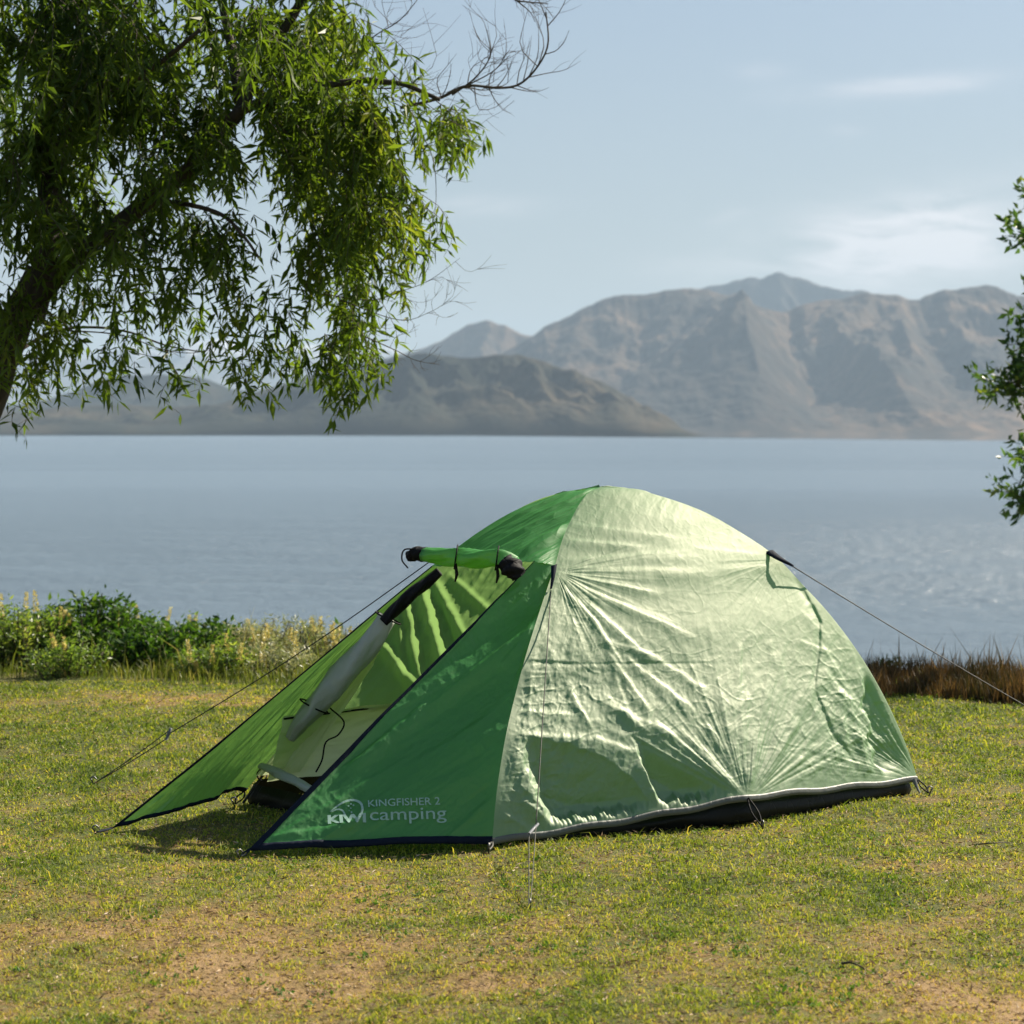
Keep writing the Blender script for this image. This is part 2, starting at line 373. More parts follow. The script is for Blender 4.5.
M['hill_far'] = mountmat('far_rock', (.012, .014, .012), (.045, .034, .025), (.18, .115, .07))
M['hill_snow'] = mountmat('far_snow', (.04, .045, .05), (.09, .09, .09), (.15, .14, .13), True)
def mountain(name, pts, Yr, Yf, Yb, mat, spur=500., sa=.35, seed=0., nx=520, ny=150, pw=.85, ext=None, lean=0.0, rough=1.0, saws=()):
    pts = np.array(pts, float)
    xs = (pts[:, 0]-CX)/F*Yr; zs = CH+(HOR-pts[:, 1])*Yr/F-WZ
    x = np.linspace(xs[0], xs[-1], nx); tt = np.r_[np.linspace(0, 1, ny)**1.5, 1+np.linspace(.02, 1, 30)]
    Xg, T = np.meshgrid(x, tt)
    # monotone smooth interpolation of the crest
    base = np.interp(x, xs, zs); k = max(1, nx//420); ker = np.hanning(2*k+3); ker /= ker.sum()
    base = np.convolve(np.pad(base, k+1, 'edge'), ker, 'valid')
    crest = base*(1+.030*rough*(fbm(x/spur*2.2+seed, x*0+seed, 5, .6)-.4*np.abs(perlin(x/spur*5, x*0+seed*2))))
    Yg = np.where(T <= 1, Yf+(Yr-Yf)*T, Yr+(Yb-Yr)*(T-1))
    wob = fbm(Xg/spur*.55+seed, Yg/spur*.5, 3)
    u = Xg/spur+lean*(1-T)*(Yr-Yf)/spur+wob*.75+seed*3.1
    rd = 1-np.abs(2*((u) % 1)-1)                         # main spurs run down the slope
    rd = rd*.75+.25*(1-np.abs(perlin(u*2.3, T*2+seed))*2)
    det = ridged(Xg/spur*2.6+seed, Yg/spur*1.4+seed, 4)
    prof = np.where(T <= 1, np.clip(T, 0, 1)**pw, np.clip(2-T, 0, 1))
    env = np.clip(4*T*(1.02-T), 0, 1)*(T <= 1)
    H = crest[None, :]*prof*(1-sa*env*(1-rd)-sa*.40*env*(1-det))
    xp = CX+Xg/Yr*F+14*fbm(Xg/spur*1.3+seed, Yg/spur*1.3, 3)
    senv = np.clip(T*2.2, 0, 1)*np.clip((1-T)*3.2, 0, 1)**.8*(T <= 1)
    for (xa, xb, xc, A_, dr) in saws:
        q = xp-dr*(1-T)
        H = H+A_*senv*np.where(q < xb, np.clip((q-xa)/(xb-xa), 0, 1)**1.3, np.clip((xc-q)/(xc-xb), 0, 1)**.9)
    H = H*np.minimum(1, 1)+.015*crest[None, :]*fbm(Xg/spur*9, Yg/spur*9, 3)*np.clip(T*14, 0, 1)*(T < .985)*rough
    Zg = WZ+H-6*(T <= 0)-8*np.clip(T-1.9, 0, 1)
    Yg = Yg+np.where(T < .5, (Yr-Yf)*.10*fbm(Xg/spur*.8+seed, seed+0*Xg, 2)*(1-2*T), 0)
    return tag(grid(name, np.stack([Xg, Yg, Zg], -1), mat, attrs=None), kind='structure')
mountain('headland_hill', [(-700, 436), (-300, 400), (-100, 396), (20, 412), (60, 406), (120, 404), (180, 407), (215, 404), (250, 393), (300, 377), (350, 363), (400, 354), (425, 352), (470, 354),
          (500, 353), (520, 354), (545, 360), (580, 372), (610, 384), (640, 402), (662, 419), (680, 433), (700, 436.5)], 5200, 4750, 5900, M['hill_near'], 230, .45, 1.3, 900, 200, pw=.58, lean=-.6, saws=[(150, 200, 235, 18, 40), (240, 300, 335, 24, 60), (330, 375, 402, 34, 60), (400, 430, 470, 36, 60), (465, 500, 540, 40, 70), (535, 565, 600, 36, 60), (595, 620, 650, 26, 40)])
mountain('blue_hill', [(-400, 436), (-100, 420), (40, 400), (72, 391), (105, 377), (130, 372), (165, 372), (200, 376), (230, 388), (260, 392), (330, 372), (420, 372), (520, 420), (560, 436)], 7000, 6500, 8000, M['hill_near'], 420, .4, 4.2, 420, 110)
mountain('brown_hill', [(150, 436), (250, 400), (330, 368), (380, 358), (405, 350), (440, 338), (468, 322), (490, 321), (520, 328), (545, 334), (600, 330), (700, 350), (760, 430)], 10500, 9700, 12000, M['hill_far'], 560, .45, 2.2, 420, 110, lean=.3)
mountain('lake_mountain', [(380, 436), (420, 400), (470, 372), (530, 335), (560, 318), (580, 305), (605, 293), (640, 287), (665, 286), (690, 288), (715, 290), (735, 293), (760, 302), (785, 308), (810, 300), (835, 294), (862, 290),
          (880, 291), (900, 293), (918, 294), (935, 288), (955, 290), (970, 287), (985, 285), (1002, 289), (1015, 294), (1060, 290), (1120, 296), (1200, 280), (1400, 300), (1700, 350), (2000, 436)], 9000, 7500, 10800, M['hill_far'], 600, .34, 5.5, 1100, 260, pw=1.2, lean=.35, saws=[(430, 585, 650, 90, -60), (600, 742, 792, 230, -25), (780, 828, 905, 150, 30), (895, 930, 985, 110, 15), (975, 1020, 1080, 120, 10), (1060, 1150, 1220, 130, 10)])
mountain('far_peak', [(500, 436), (600, 330), (650, 300), (700, 285), (722, 282), (745, 274), (768, 269), (778, 268), (795, 273), (815, 281), (840, 289), (900, 300), (1000, 360), (1100, 436)], 12500, 11500, 14500, M['hill_far'], 800, .4, 3.3, 420, 110)
mountain('snowy_range', [(-900, 436), (-500, 350), (-200, 362), (-50, 350), (40, 352), (90, 356), (130, 345), (165, 350), (190, 342), (222, 336), (240, 344), (262, 349), (285, 343), (320, 341), (345, 350), (390, 346), (430, 360), (560, 380), (700, 436)], 20000, 16500, 22500, M['hill_snow'], 1300, .4, 6.1, 520, 110)

# haze
hx, hy0, hy1, hz0, hz1 = 25500, -25500, 25500, -12.5, 1150
V = [(x, y, z) for x in (-hx, hx) for y in (hy0, hy1) for z in (hz0, hz1)]
t = NT('valley_haze'); pv = t.n('ShaderNodeVolumePrincipled', Color=(.58, .77, .98, 1), Density=5.4e-5)
t.link(pv.outputs[0], t.out.inputs[1])
hz = quads('haze', V, [(0, 1, 3, 2), (4, 6, 7, 5), (0, 4, 5, 1), (2, 3, 7, 6), (0, 2, 6, 4), (1, 5, 7, 3)], t.m, smooth=False)
tag(hz, kind='stuff', label='pale blue summer haze over the lake and mountains')
try: t.m.cycles.homogeneous_volume = True
except Exception: pass

# ------------------------------------------------------------------ grass
def blades(name, pos, h, wd, lean_dir, lean, rnd, mat, face=None):
    n = len(pos); a = rng.uniform(0, 2*math.pi, n) if face is None else face
    s = np.stack([np.cos(a), np.sin(a), 0*a], 1)*wd[:, None]/2
    L = np.stack([np.cos(lean_dir), np.sin(lean_dir), 0*a], 1)
    m = pos+np.stack([0*a, 0*a, h*.55], 1)+L*(h*lean*.3)[:, None]
    tip = pos+np.stack([0*a, 0*a, h*np.sqrt(np.clip(1-lean**2*.6, .1, 1))], 1)+L*(h*lean)[:, None]
    V = np.stack([pos-s, pos+s, m+s*.75, m-s*.75, tip], 1).reshape(-1, 3)
    k = np.arange(n)*5
    loops = np.stack([k, k+1, k+2, k+3, k+3, k+2, k+4], 1).ravel()
    starts = np.stack([np.arange(n)*7, np.arange(n)*7+4], 1).ravel(); tot = np.tile([4, 3], n)
    return raw_mesh(name, V, loops, starts, tot, mat, None, False, {'rnd': np.repeat(np.clip(rnd, 0, 1), 5)})
N = 520000
yy_ = 4.6*(13.2/4.6)**rng.uniform(0, 1, N); xx = rng.uniform(-1, 1, N)*(yy_*.27+.9)
d = dryness(xx, yy_); clump = .5+.45*fbm(xx*5, yy_*5, 3)+.5*fbm(xx*17, yy_*15, 2)
keep = (rng.uniform(0, 1, N) < np.clip(1.2-d*.85+.9*(clump-.5), .22, 1)) & (yy_ < edge_y(xx)+.4)
xx = xx[keep]; yy_ = yy_[keep]; d = d[keep]; clump = clump[keep]; n = len(xx)
# tent footprint stays free of tall blades
h = (.009+.017*rng.uniform(0, 1, n)**1.5)*(1.15-.55*d)*(.75+.55*np.clip(clump, 0, 1.2))
h = h*np.where(rng.uniform(0, 1, n) < .012, 2.2, 1)
pos = np.stack([xx, yy_, ground_z(xx, yy_)-.003], 1)
rnd = .02+d*.80+rng.normal(0, .20, n)-.50*(clump-.5)
blades('lawn_grass', pos, h, (.0028+.0030*rng.uniform(0, 1, n))*np.clip(yy_/7.5, .8, 1.7), rng.uniform(0, 6.28, n), rng.uniform(.45, 1.3, n), rnd, M['grass'])
tag(bpy.data.objects['lawn_grass'], 'short sunlit lawn grass, green mixed with dry brown patches', kind='stuff')
N = 90000
yy_ = 4.6*(13.0/4.6)**rng.uniform(0, 1, N); xx = rng.uniform(-1, 1, N)*(yy_*.27+.8); d = dryness(xx, yy_)
kk = (rng.uniform(0, 1, N) < .15+.9*d) & (yy_ < edge_y(xx)+.1); xx, yy_, d = xx[kk], yy_[kk], d[kk]; n = len(xx)
thatch = (np.stack([xx, yy_, ground_z(xx, yy_)+rng.uniform(.002, .02, n)*(1.2-d)], 1), np.stack([rng.normal(0, 1, n), rng.normal(0, 1, n), rng.normal(0, .25, n)], 1), rng.uniform(.008, .028, n), rng.uniform(.002, .006, n), rng.uniform(0, 1, n))
# broad-leaved weeds / clover tufts in the turf
N = 9000
yy_ = 4.8*(12.5/4.8)**rng.uniform(0, 1, N); xx = rng.uniform(-1, 1, N)*(yy_*.27+.6)
kk = (fbm(xx*2.1+9, yy_*2.1, 3) > .22); xx = xx[kk]; yy_ = yy_[kk]; n = len(xx)
def leaves(name, base, dirv, length, width, rnd, mat, parent=None, roll=None, fold=.25):
    n = len(base); dirv = dirv/(np.linalg.norm(dirv, axis=1)[:, None]+1e-9)
    r = rng.normal(0, 1, (n, 3)) if roll is None else roll
    s = np.cross(dirv, r); s /= np.linalg.norm(s, axis=1)[:, None]+1e-9; nr = np.cross(s, dirv)
    L = length[:, None]; W = width[:, None]/2
    tip = base+dirv*L-nr*L*.10
    a = base+dirv*L*.42+s*W+nr*W*fold; b = base+dirv*L*.42-s*W+nr*W*fold
    V = np.stack([base, a, tip, b], 1).reshape(-1, 3); k = np.arange(n)*4
    T = np.stack([np.stack([k, k+1, k+2], 1), np.stack([k, k+2, k+3], 1)], 1).reshape(-1, 3)
    return quads(name, V, T, mat, parent, False, {'rnd': np.repeat(np.clip(rnd, 0, 1), 4)})
t_o = leaves('dry_thatch', *thatch, M['thatch'], None); tag(t_o, 'dead straw and brown leaf litter lying in the short lawn', kind='stuff')
rep = 4
bx = np.repeat(np.stack([xx, yy_, ground_z(xx, yy_)+.004], 1), rep, 0)+rng.normal(0, .006, (n*rep, 3))*[1, 1, .3]
dv = rng.normal(0, 1, (n*rep, 3)); dv[:, 2] = np.abs(dv[:, 2])*.8+.25
o = leaves('clover_weeds', bx, dv, rng.uniform(.008, .020, n*rep), rng.uniform(.004, .009, n*rep), rng.uniform(0, 1, n*rep), M['clover'], None)
tag(o, 'low dark green clover and weeds spread through the lawn', kind='stuff')

# ------------------------------------------------------------------ TENT
A = (600, 487, 8.91)
def C(lst, n): return spline([U(*p) for p in lst], n)
S1 = [(492, 842, 7.83), (497, 790, 7.88), (505, 740, 7.97), (514, 700, 8.08), (526, 655, 8.19), (540, 610, 8.34), (555, 565, 8.51), (563, 538, 8.62), (575, 512, 8.75), (586, 495, 8.84), A]
S2 = [(918, 780, 9.07), (906, 745, 9.06), (887, 702, 9.05), (862, 658, 9.04), (832, 617, 9.03), (803, 585, 9.02), (775, 556, 9.0), (740, 532, 8.98), (700, 510, 8.95), (650, 493, 8.93), (622, 488, 8.92), A]
S4 = [(244, 800, 8.75), (265, 772, 8.76), (300, 732, 8.78), (335, 685, 8.80), (375, 632, 8.83), (410, 592, 8.84), (436, 566, 8.86), (480, 532, 8.88), (540, 499, 8.90), A]
tent = empty('dome_tent', (float(U(*A)[0]), 8.91, 0.0))
tag(tent, 'green two-person dome tent with open porch, pitched on the lawn by the lake', 'tent')
bpy.context.view_layer.update()
K = .0036
def segd(px, py, x0, y0, x1, y1):
    dx, dy = x1-x0, y1-y0; L2 = dx*dx+dy*dy; L = math.sqrt(L2)
    t = ((px-x0)*dx+(py-y0)*dy)/L2; sd = ((px-x0)*dy-(py-y0)*dx)/L
    return t, sd, L
def fold(px, py, x0, y0, x1, y1, w, amp, bow=0.0, skew=0.6):
    # a ridge with one steep side, fading at both ends
    t, sd, L = segd(px, py, x0, y0, x1, y1)
    sd = sd+bow*4*t*(1-t)+.7*perlin(px*.06+x0, py*.06)
    ta = sm(-.08, .18, t)*sm(1.08, .72, t)
    s = sd/w
    pr = np.where(s > 0, np.exp(-(s/(1-skew*.6))**2), np.exp(-(s/(1+skew))**2))
    return amp*ta*pr
# --- near side panel
nv, nu = 520, 620
a = C(S1, nv); b = C(S2, nv)
u = np.linspace(0, 1, nu)[None, :, None]; vv = np.linspace(0, 1, nv)[:, None, None]
ue = u
P = a[:, None]*(1-ue)+b[:, None]*ue
mid = U(748, 798, 8.36)
B1 = a[0]; B2 = b[0]; um = .56
uu = np.linspace(0, 1, nu)
hem = np.where((uu < um)[:, None], B1+(mid-B1)*(uu/um)[:, None], mid+(B2-mid)*((uu-um)/(1-um))[:, None])
hem[:, 2] += -.006*np.sin(np.clip(uu/um, 0, 1)*math.pi)+.004*np.sin(uu*40)
ker = np.hanning(25); ker /= ker.sum()
hem_s = np.stack([np.convolve(np.pad(hem[:, i], 12, 'edge'), ker, 'valid') for i in range(3)], 1); hem_s[0] = B1; hem_s[-1] = B2
P = P+(hem_s-P[0])[None]*np.clip(1-vv*1.9, 0, 1)**2
nrm = vnormals(P); 
if nrm[:, :, 1].mean() > 0: nrm = -nrm
# slight billow
bil = .035*np.sin(math.pi*u[..., 0])*np.sin(math.pi*np.clip(vv[..., 0], 0, 1)**.8)
P = P+nrm*bil[..., None]
px, py = PX(P)
D = np.zeros(px.shape)
for f_ in [ # x0,y0,x1,y1,width,amp(px)
    (566, 524, 690, 541, 4.5, 1.7), (563, 541, 650, 548, 4, 2.6), (560, 562, 690, 552, 4.5, 2.2), (558, 569, 700, 572, 5, 2.3), (557, 574, 660, 594, 4, 2.6),
    (557, 578, 700, 640, 4.5, 2.8), (560, 585, 600, 628, 3.5, 2.6), (588, 604, 650, 660, 4, 2.9), (592, 618, 625, 670, 3.5, 2.5), (610, 600, 680, 625, 4, 1.6),
    (600, 640, 665, 660, 4, 2.2), (606, 652, 652, 716, 4.5, 3.6), (622, 656, 700, 716, 4.5, 3.2), (612, 672, 636, 735, 4, 2.4), (640, 650, 720, 700, 5, 2.4), (598, 690, 650, 735, 4.5, 2.6),
    (516, 661, 580, 664, 2, -1.6), (560, 664, 720, 663, 1.6, -.8), (546, 645, 560, 664, 4, 1.8), (569, 690, 592, 730, 3.5, 2.8), (600, 703, 680, 738, 5, 2.6), (520, 712, 580, 716, 4, 2.4),
    (530, 670, 528, 720, 3.5, 1.8), (505, 735, 600, 742, 7, 4.0), (590, 738, 640, 755, 6, 3.6),
    (648, 718, 742, 797, 6, 4.8), (675, 725, 744, 796, 4, 2.6), (706, 722, 724, 752, 3.5, 2.4), (690, 735, 745, 798, 4, 2.4), (640, 745, 735, 800, 5, 4.5),
    (741, 645, 739, 692, 3, 2.0), (748, 688, 744, 755, 4, 2.4), (757, 733, 748, 795, 4, 3.0), (733, 700, 740, 780, 4, 1.6), (762, 730, 750, 795, 4, 2.0), (720, 690, 735, 775, 4, 1.4),
    (785, 640, 762, 720, 5, 1.5), (826, 668, 752, 795, 6, 2.6), (800, 720, 756, 797, 4, 2.2), (815, 745, 762, 798, 4, 2.0), (845, 750, 770, 799, 3.5, 1.8),
    (796, 575, 812, 606, 2.5, -3.2), (812, 604, 822, 626, 2.5, -3.6), (820, 622, 819, 652, 2.5, -3.4), (819, 650, 814, 690, 2.5, -3.4), (814, 688, 836, 742, 3, -3.6), (834, 735, 858, 765, 3, -2.8),
    (818, 640, 850, 690, 3, 1.8), (822, 670, 862, 715, 4, 2.8), (838, 690, 868, 742, 4, 3.2), (842, 705, 848, 752, 4, 2.6), (855, 725, 872, 775, 4, 3.2), (800, 610, 830, 640, 3.5, 1.2),
    (850, 735, 880, 745, 3.5, 2.6), (846, 760, 876, 772, 3.5, 2.2), (798, 640, 835, 655, 3, 1.3), (770, 640, 775, 668, 3, 1.2), (778, 652, 788, 690, 3, 1.4), (830, 600, 868, 690, 3, 1.2),
    (513, 745, 540, 820, 6, 4.0), (520, 800, 560, 830, 5, 3.6), (500, 812, 535, 834, 4, 3), (560, 800, 590, 825, 4, 2.6), (638, 762, 664, 800, 4.5, 4.6), (645, 790, 690, 808, 4, 2.4),
    (640, 560, 700, 556, 4, .9), (655, 575, 720, 572, 4, .9), (690, 548, 765, 556, 4, .9), (715, 570, 775, 566, 3.5, 1.0), (640, 515, 700, 522, 5, .6)]:
    x0, y0, x1, y1, w_, am = f_
    D += fold(px, py, x0, y0, x1, y1, w_, am)
# fan of tension folds running up from the hem loop and out of the guy point
for (cx, cy, r0, r1, am, kk, lo, hi, sd_) in ((747, 801, 12, 150, 1.7, 9, -2.75, -.35, 1.0), (556, 572, 8, 95, 1.1, 8, -.45, 1.35, 4.0), (778, 560, 6, 70, .6, 7, 1.2, 3.3, 8.0), (920, 782, 8, 110, 2.6, 10, -3.1, -1.9, 12.0)):
    ang = np.arctan2(py-cy, px-cx); r = np.hypot(px-cx, py-cy)
    win = sm(lo-.1, lo+.2, ang)*sm(hi+.1, hi-.2, ang)
    D += am*win*sm(0, r0*2, r)*np.exp(-(r/r1)**2)*(ridged(ang*kk+sd_, r*.004+sd_, 2)-.5)*1.4
# broad pouches that turn away from the sun between the tension folds
hy_ = np.where(px < 748, 842-(px-492)*.172, 798-(px-748)*.106)                                # hem line
def below(px, py, pts):
    yl = np.interp(px, [p[0] for p in pts], [p[1] for p in pts]); return py-yl
hemr = sm(0, 13, hy_-py-4-5*perlin(px*.11, px*0+3)-3*perlin(px*.31, px*0))
D *= .40
s1 = below(px, py, [(500, 730), (514, 734), (560, 742), (606, 757), (635, 782), (660, 812)])
l1 = px-(514+(py-734)*.36)-4*perlin(py*.07, px*.03); s1 = s1-3*perlin(px*.08, px*0+9)
D -= 15*np.clip(s1/(52+10*perlin(px*.05, py*.05)), 0, 1)**.8*np.clip(l1/18, 0, 1)*hemr*(s1 > 0)*sm(665, 650, px)
s2 = below(px, py, [(625, 732), (634, 736), (680, 762), (735, 793)]); l2 = px-(630+(py-736)*.42+3*perlin(py*.08, px*0))
D -= 12*np.clip(s2/26, 0, 1)**.8*np.clip(l2/9, 0, 1)*hemr*(s2 > 0)*sm(742, 726, px)
xl = np.interp(py, [655, 668, 700, 740, 777], [868, 861, 862, 868, 878])+6*perlin(py*.07, px*.02)
xr = np.interp(py, [658, 702, 745, 783], [862, 887, 906, 919])
q3 = np.clip((px-xl)/np.maximum(xr-xl, 3), 0, 1)
D -= 10*sm(0, 9, px-xl)*(1-q3)*sm(660, 700, py)*sm(2, 22, hy_-py)
# crinkle
edge = np.minimum(1, 12*np.minimum(u[..., 0], 1-u[..., 0]))
cr = ridged(px*.045+2, py*.030+3, 3)-.5; cr2 = ridged((px+py*.5)*.06+7, (py-px*.5)*.022, 3)-.5
zone = .35+.9*sm(600, 700, py)*(.6+.4*sm(780, 850, px))+.5*sm(640, 560, px)*sm(560, 640, py)
D += zone*.7*(.75*np.clip(cr, -1, .45)+.7*np.clip(cr2, -1, .45))
D += .22*fbm(px*.12, py*.12, 3)*zone
for (a1, b1_, a2, b2_, am) in ((.030, .012, -.014, .045, 1.1), (.022, -.02, .02, .040, .9), (.055, .02, -.02, .07, .55), (.045, -.035, .03, .05, .6), (.010, .06, .03, .012, .8)):
    D += .30*am*zone*np.clip(1-np.abs(perlin(px*a1+py*b1_+am*30, px*a2+py*b2_+am*11))*7, 0, 1)**1.6*sm(-.2, .3, perlin(px*.016+am*50, py*.016))
# puckered seam along the poles and the hem
D += 1.1*np.exp(-u[..., 0]*40)*ridged(py*.10, px*.02, 2)*sm(0, .02, u[..., 0])
D += 1.4*np.exp(-vv[..., 0]*45)*(ridged(px*.07, py*.01, 2)-.4)
taper = np.minimum(1, 30*np.minimum(u[..., 0], 1-u[..., 0]))*np.minimum(1, 25*(1-vv[..., 0]))*(.25+.75*np.minimum(1, 20*vv[..., 0]))
P = P+nrm*(D*K*taper)[..., None]
P_side = P
fly = grid('side_panel', P, M['fly'], tent); fly['label'] = 'sunlit pale side panel of the flysheet'
def strip(name, P, mat, off=.003, flipref=None, thick=True):
    n_ = vnormals(P)
    if flipref is not None and (n_*flipref).sum() < 0: n_ = -n_
    Q_ = P+n_*off
    nv_, nu_ = P.shape[:2]
    ring = np.concatenate([Q_, (P-n_*.001)[:, ::-1]], 1)
    return quads(name, ring.reshape(-1, 3), grid_faces(nv_, nu_*2, 0, True), mat, tent)
out_cam = np.array([.3, -1, .3])
# hem tape along the bottom of the side panel
hp = P_side[0:9].copy(); dn = np.array([0, 0, -.010]); hp2 = np.stack([hp[4]*1.0, hp[2], hp[0], hp[0]+dn], 0)
strip('hem_tape', hp2.transpose(1, 0, 2), M['seam'], .003, out_cam)

# --- rear pole curve and the two far panels
C0 = U(*A); B1g = np.array([-.07, 7.83, .02]); 
def rear(n):
    E = np.array([.63, 9.99, .05]); out = []
    for s_, z_ in ((0, C0[2]), (.16, 1.13), (.335, 1.04), (.56, .88), (.70, .71), (.82, .52), (.93, .24), (1, .05)):
        q = C0+(E-C0)*s_; q[2] = z_; out.append(q)
    return spline(out, n)[::-1]
def patch(name, a, b, mat, sag=.02, wr=.006, sc=9., seed=0., nu=160, ref=None, lbl=None, folds=(), cut=0.0):
    a = a[int(cut*len(a)):]; b = b[int(cut*len(b)):]
    nv = len(a); u = np.linspace(0, 1, nu)[None, :, None]; vv = np.linspace(0, 1, nv)[:, None, None]
    P = a[:, None]*(1-u)+b[:, None]*u; n_ = vnormals(P)
    if (n_*ref).sum() < 0: n_ = -n_
    e = np.minimum(1, 12*np.minimum(u[..., 0], 1-u[..., 0]))
    d = sag*np.sin(math.pi*u[..., 0])*np.sin(math.pi*vv[..., 0]**.8)
    L = u[..., 0]*sc; H = vv[..., 0]*sc
    d = d+e*wr*(ridged(L*.5+H*.25+seed, H*.16-L*.12+seed, 3)-.5)*2+e*wr*.5*fbm(L*1.5+seed, H*1.5, 3)
    px, py = PX(P)
    for f_ in folds: d = d+e*fold(px, py, *f_)*K
    P = P+n_*d[..., None]
    o = grid(name, P, mat, tent)
    if lbl: o['label'] = lbl
    return P
s2 = C(S2, 260); s3 = rear(260); s4 = C(S4, 260)
patch('rear_side_panel', s2, s3, M['fly'], .02, .006, 9, 2.0, 160, np.array([1, .6, .3]))
patch('rear_panel', s3, s4, M['rear'], .015, .010, 9, 5.0, 320, np.array([-.5, 1, .3]), folds=[(408, 590, 425, 690, 5, 7), (424, 585, 452, 680, 5, 8), (436, 580, 475, 650, 4, 5), (380, 640, 425, 695, 5, 7), (450, 575, 500, 620, 4, 4), (400, 610, 408, 690, 4, 4), (350, 690, 372, 650, 4, 4), (440, 600, 470, 690, 4, -4), (330, 720, 380, 760, 5, 3)], cut=.225)

# --- porch: near wall (carries the print)
nv, nu = 420, 420
E1 = C([(250, 849, 7.72), (330, 767, 7.95), (420, 676, 8.19), (500, 596, 8.40), (534, 561, 8.49)], nv)
S1low = C([p for p in S1 if p[1] >= 565], nv)
u = np.linspace(0, 1, nu)[None, :, None]; vv = np.linspace(0, 1, nv)[:, None, None]
P = E1[:, None]*(1-u)+S1low[:, None]*u
hemN = C([(250, 849, 7.72), (330, 846, 7.755), (420, 842, 7.79), (492, 842, 7.83)], nu)
P = P+(hemN-P[0])[None]*np.clip(1-vv*3, 0, 1)**2
n_ = vnormals(P)
if (n_*np.array([-.2, -1, .2])).sum() < 0: n_ = -n_
px, py = PX(P)
D = -5*np.sin(math.pi*u[..., 0])*np.sin(math.pi*vv[..., 0])
e = np.minimum(1, 20*np.minimum(u[..., 0], 1-u[..., 0]+.0))*np.minimum(1, 20*(1-vv[..., 0]))
q = (px-250)*.62+(py-849)*.95                       # across the tension folds that run parallel to the door edge
ql = (px-250)*.80-(py-849)*.62
D += e*5.0*(ridged(q*.020+1.7, ql*.0030, 1)-.5)+e*1.2*fbm(q*.05, ql*.010, 3)
for (x0, y0, x1, y1, w_, am) in ((345, 768, 440, 690, 5, 4.5), (430, 702, 530, 625, 4, 3.0), (500, 662, 522, 640, 3, 1.6), (520, 638, 548, 600, 3.5, 1.4), (275, 838, 420, 745, 5, 1.8), (300, 845, 480, 760, 7, 1.8), (400, 770, 512, 700, 6, 1.6), (255, 840, 400, 815, 5, 1.6),
                                 (262, 845, 470, 838, 4, 1.2), (440, 845, 500, 790, 4, 1.6), (505, 612, 560, 560, 5, 1.4)):
    D += e*fold(px, py, x0, y0, x1, y1, w_, am)
D += e*.35*(ridged(px*.05, py*.05, 3)-.5)*2
P = P+n_*(D*K)[..., None]
P_near = P
o = grid('porch_near_wall', P, M['porch'], tent); o['label'] = 'darker green porch wall with the printed name'
strip('door_edge_tape', P[:, 0:14], M['navy'], .004, out_cam)
strip('hem_tape', np.stack([P[7], P[4], P[1], P[0]-[0, 0, .006]], 0).transpose(1, 0, 2), M['navy'], .003, out_cam)
near_bvh = BVHTree.FromPolygons([tuple(x) for x in P[::4, ::4].reshape(-1, 3)], [tuple(f) for f in grid_faces(*P[::4, ::4].shape[:2])])

# --- hood over the porch
nv, nu = 220, 380
hl = C([(432, 566, 8.72), (455, 549, 8.76), (480, 531, 8.80), (510, 513, 8.84), (540, 500, 8.87), (570, 491, 8.89), A], nv)
hr = C([(555, 565, 8.51), (563, 538, 8.62), (575, 512, 8.75), (586, 495, 8.84), A], nv)
u = np.linspace(0, 1, nu)[None, :, None]; vv = np.linspace(0, 1, nv)[:, None, None]
P = hl[:, None]*(1-u)+hr[:, None]*u
fe = C([(432, 566, 8.72), (470, 566, 8.60), (534, 562, 8.49), (555, 565, 8.51)], nu)
P = P+(fe-P[0])[None]*np.clip(1-vv*2.2, 0, 1)**2
n_ = vnormals(P)
if (n_*np.array([-.3, -.5, 1])).sum() < 0: n_ = -n_
px, py = PX(P)
e = np.minimum(1, 14*np.minimum(u[..., 0], 1-u[..., 0]))*np.minimum(1, 10*(1-vv[..., 0]))
D = 5*np.sin(math.pi*u[..., 0])*np.sin(math.pi*vv[..., 0]**.7)
D += e*1.9*(ridged((px+py*1.6)*.030, (py+px*.5)*.075+4, 2)-.5)+e*1.0*(ridged(px*.05+3+py*.04, py*.12+px*.06, 2)-.5)
D += e*fold(px, py, 522, 556, 575, 520, 4, 3.0)+e*fold(px, py, 470, 545, 540, 505, 4, 2)
P = P+n_*(D*K)[..., None]
grid('porch_hood', P, M['porch'], tent)

# --- porch: far wall seen from inside
nv, nu = 300, 200
E2 = C([(112, 828, 8.18), (160, 790, 8.26), (205, 754, 8.34), (265, 704, 8.44), (330, 650, 8.55), (385, 604, 8.64), (432, 566, 8.72)], nv)
S4low = C([p for p in S4 if p[1] >= 566], nv)
u = np.linspace(0, 1, nu)[None, :, None]; vv = np.linspace(0, 1, nv)[:, None, None]
P = E2[:, None]*(1-u)+S4low[:, None]*u
hemW = C([(112, 828, 8.18), (160, 815, 8.30), (205, 802, 8.48), (232, 790, 8.66), (244, 792, 8.75)], nu)
P = P+(hemW-P[0])[None]*np.clip(1-vv*3, 0, 1)**2
n_ = vnormals(P)
if (n_*np.array([-1, -.2, .2])).sum() < 0: n_ = -n_
L = u[..., 0]*6; H = vv[..., 0]*6
e = np.minimum(1, 14*np.minimum(u[..., 0], 1-u[..., 0]))
D = 4*np.sin(math.pi*u[..., 0])*np.sin(math.pi*vv[..., 0])+e*3.0*(ridged(L*.9-H*.1, H*.22+L*.2, 2)-.5)+e*1*(ridged(L*2, H*.8, 3)-.5)
P = P+n_*(D*K)[..., None]
o = grid('porch_far_wall', P, M['porch'], tent)
strip('door_edge_tape', P[:, 0:6], M['navy'], .003, np.array([1, -1, .5]))
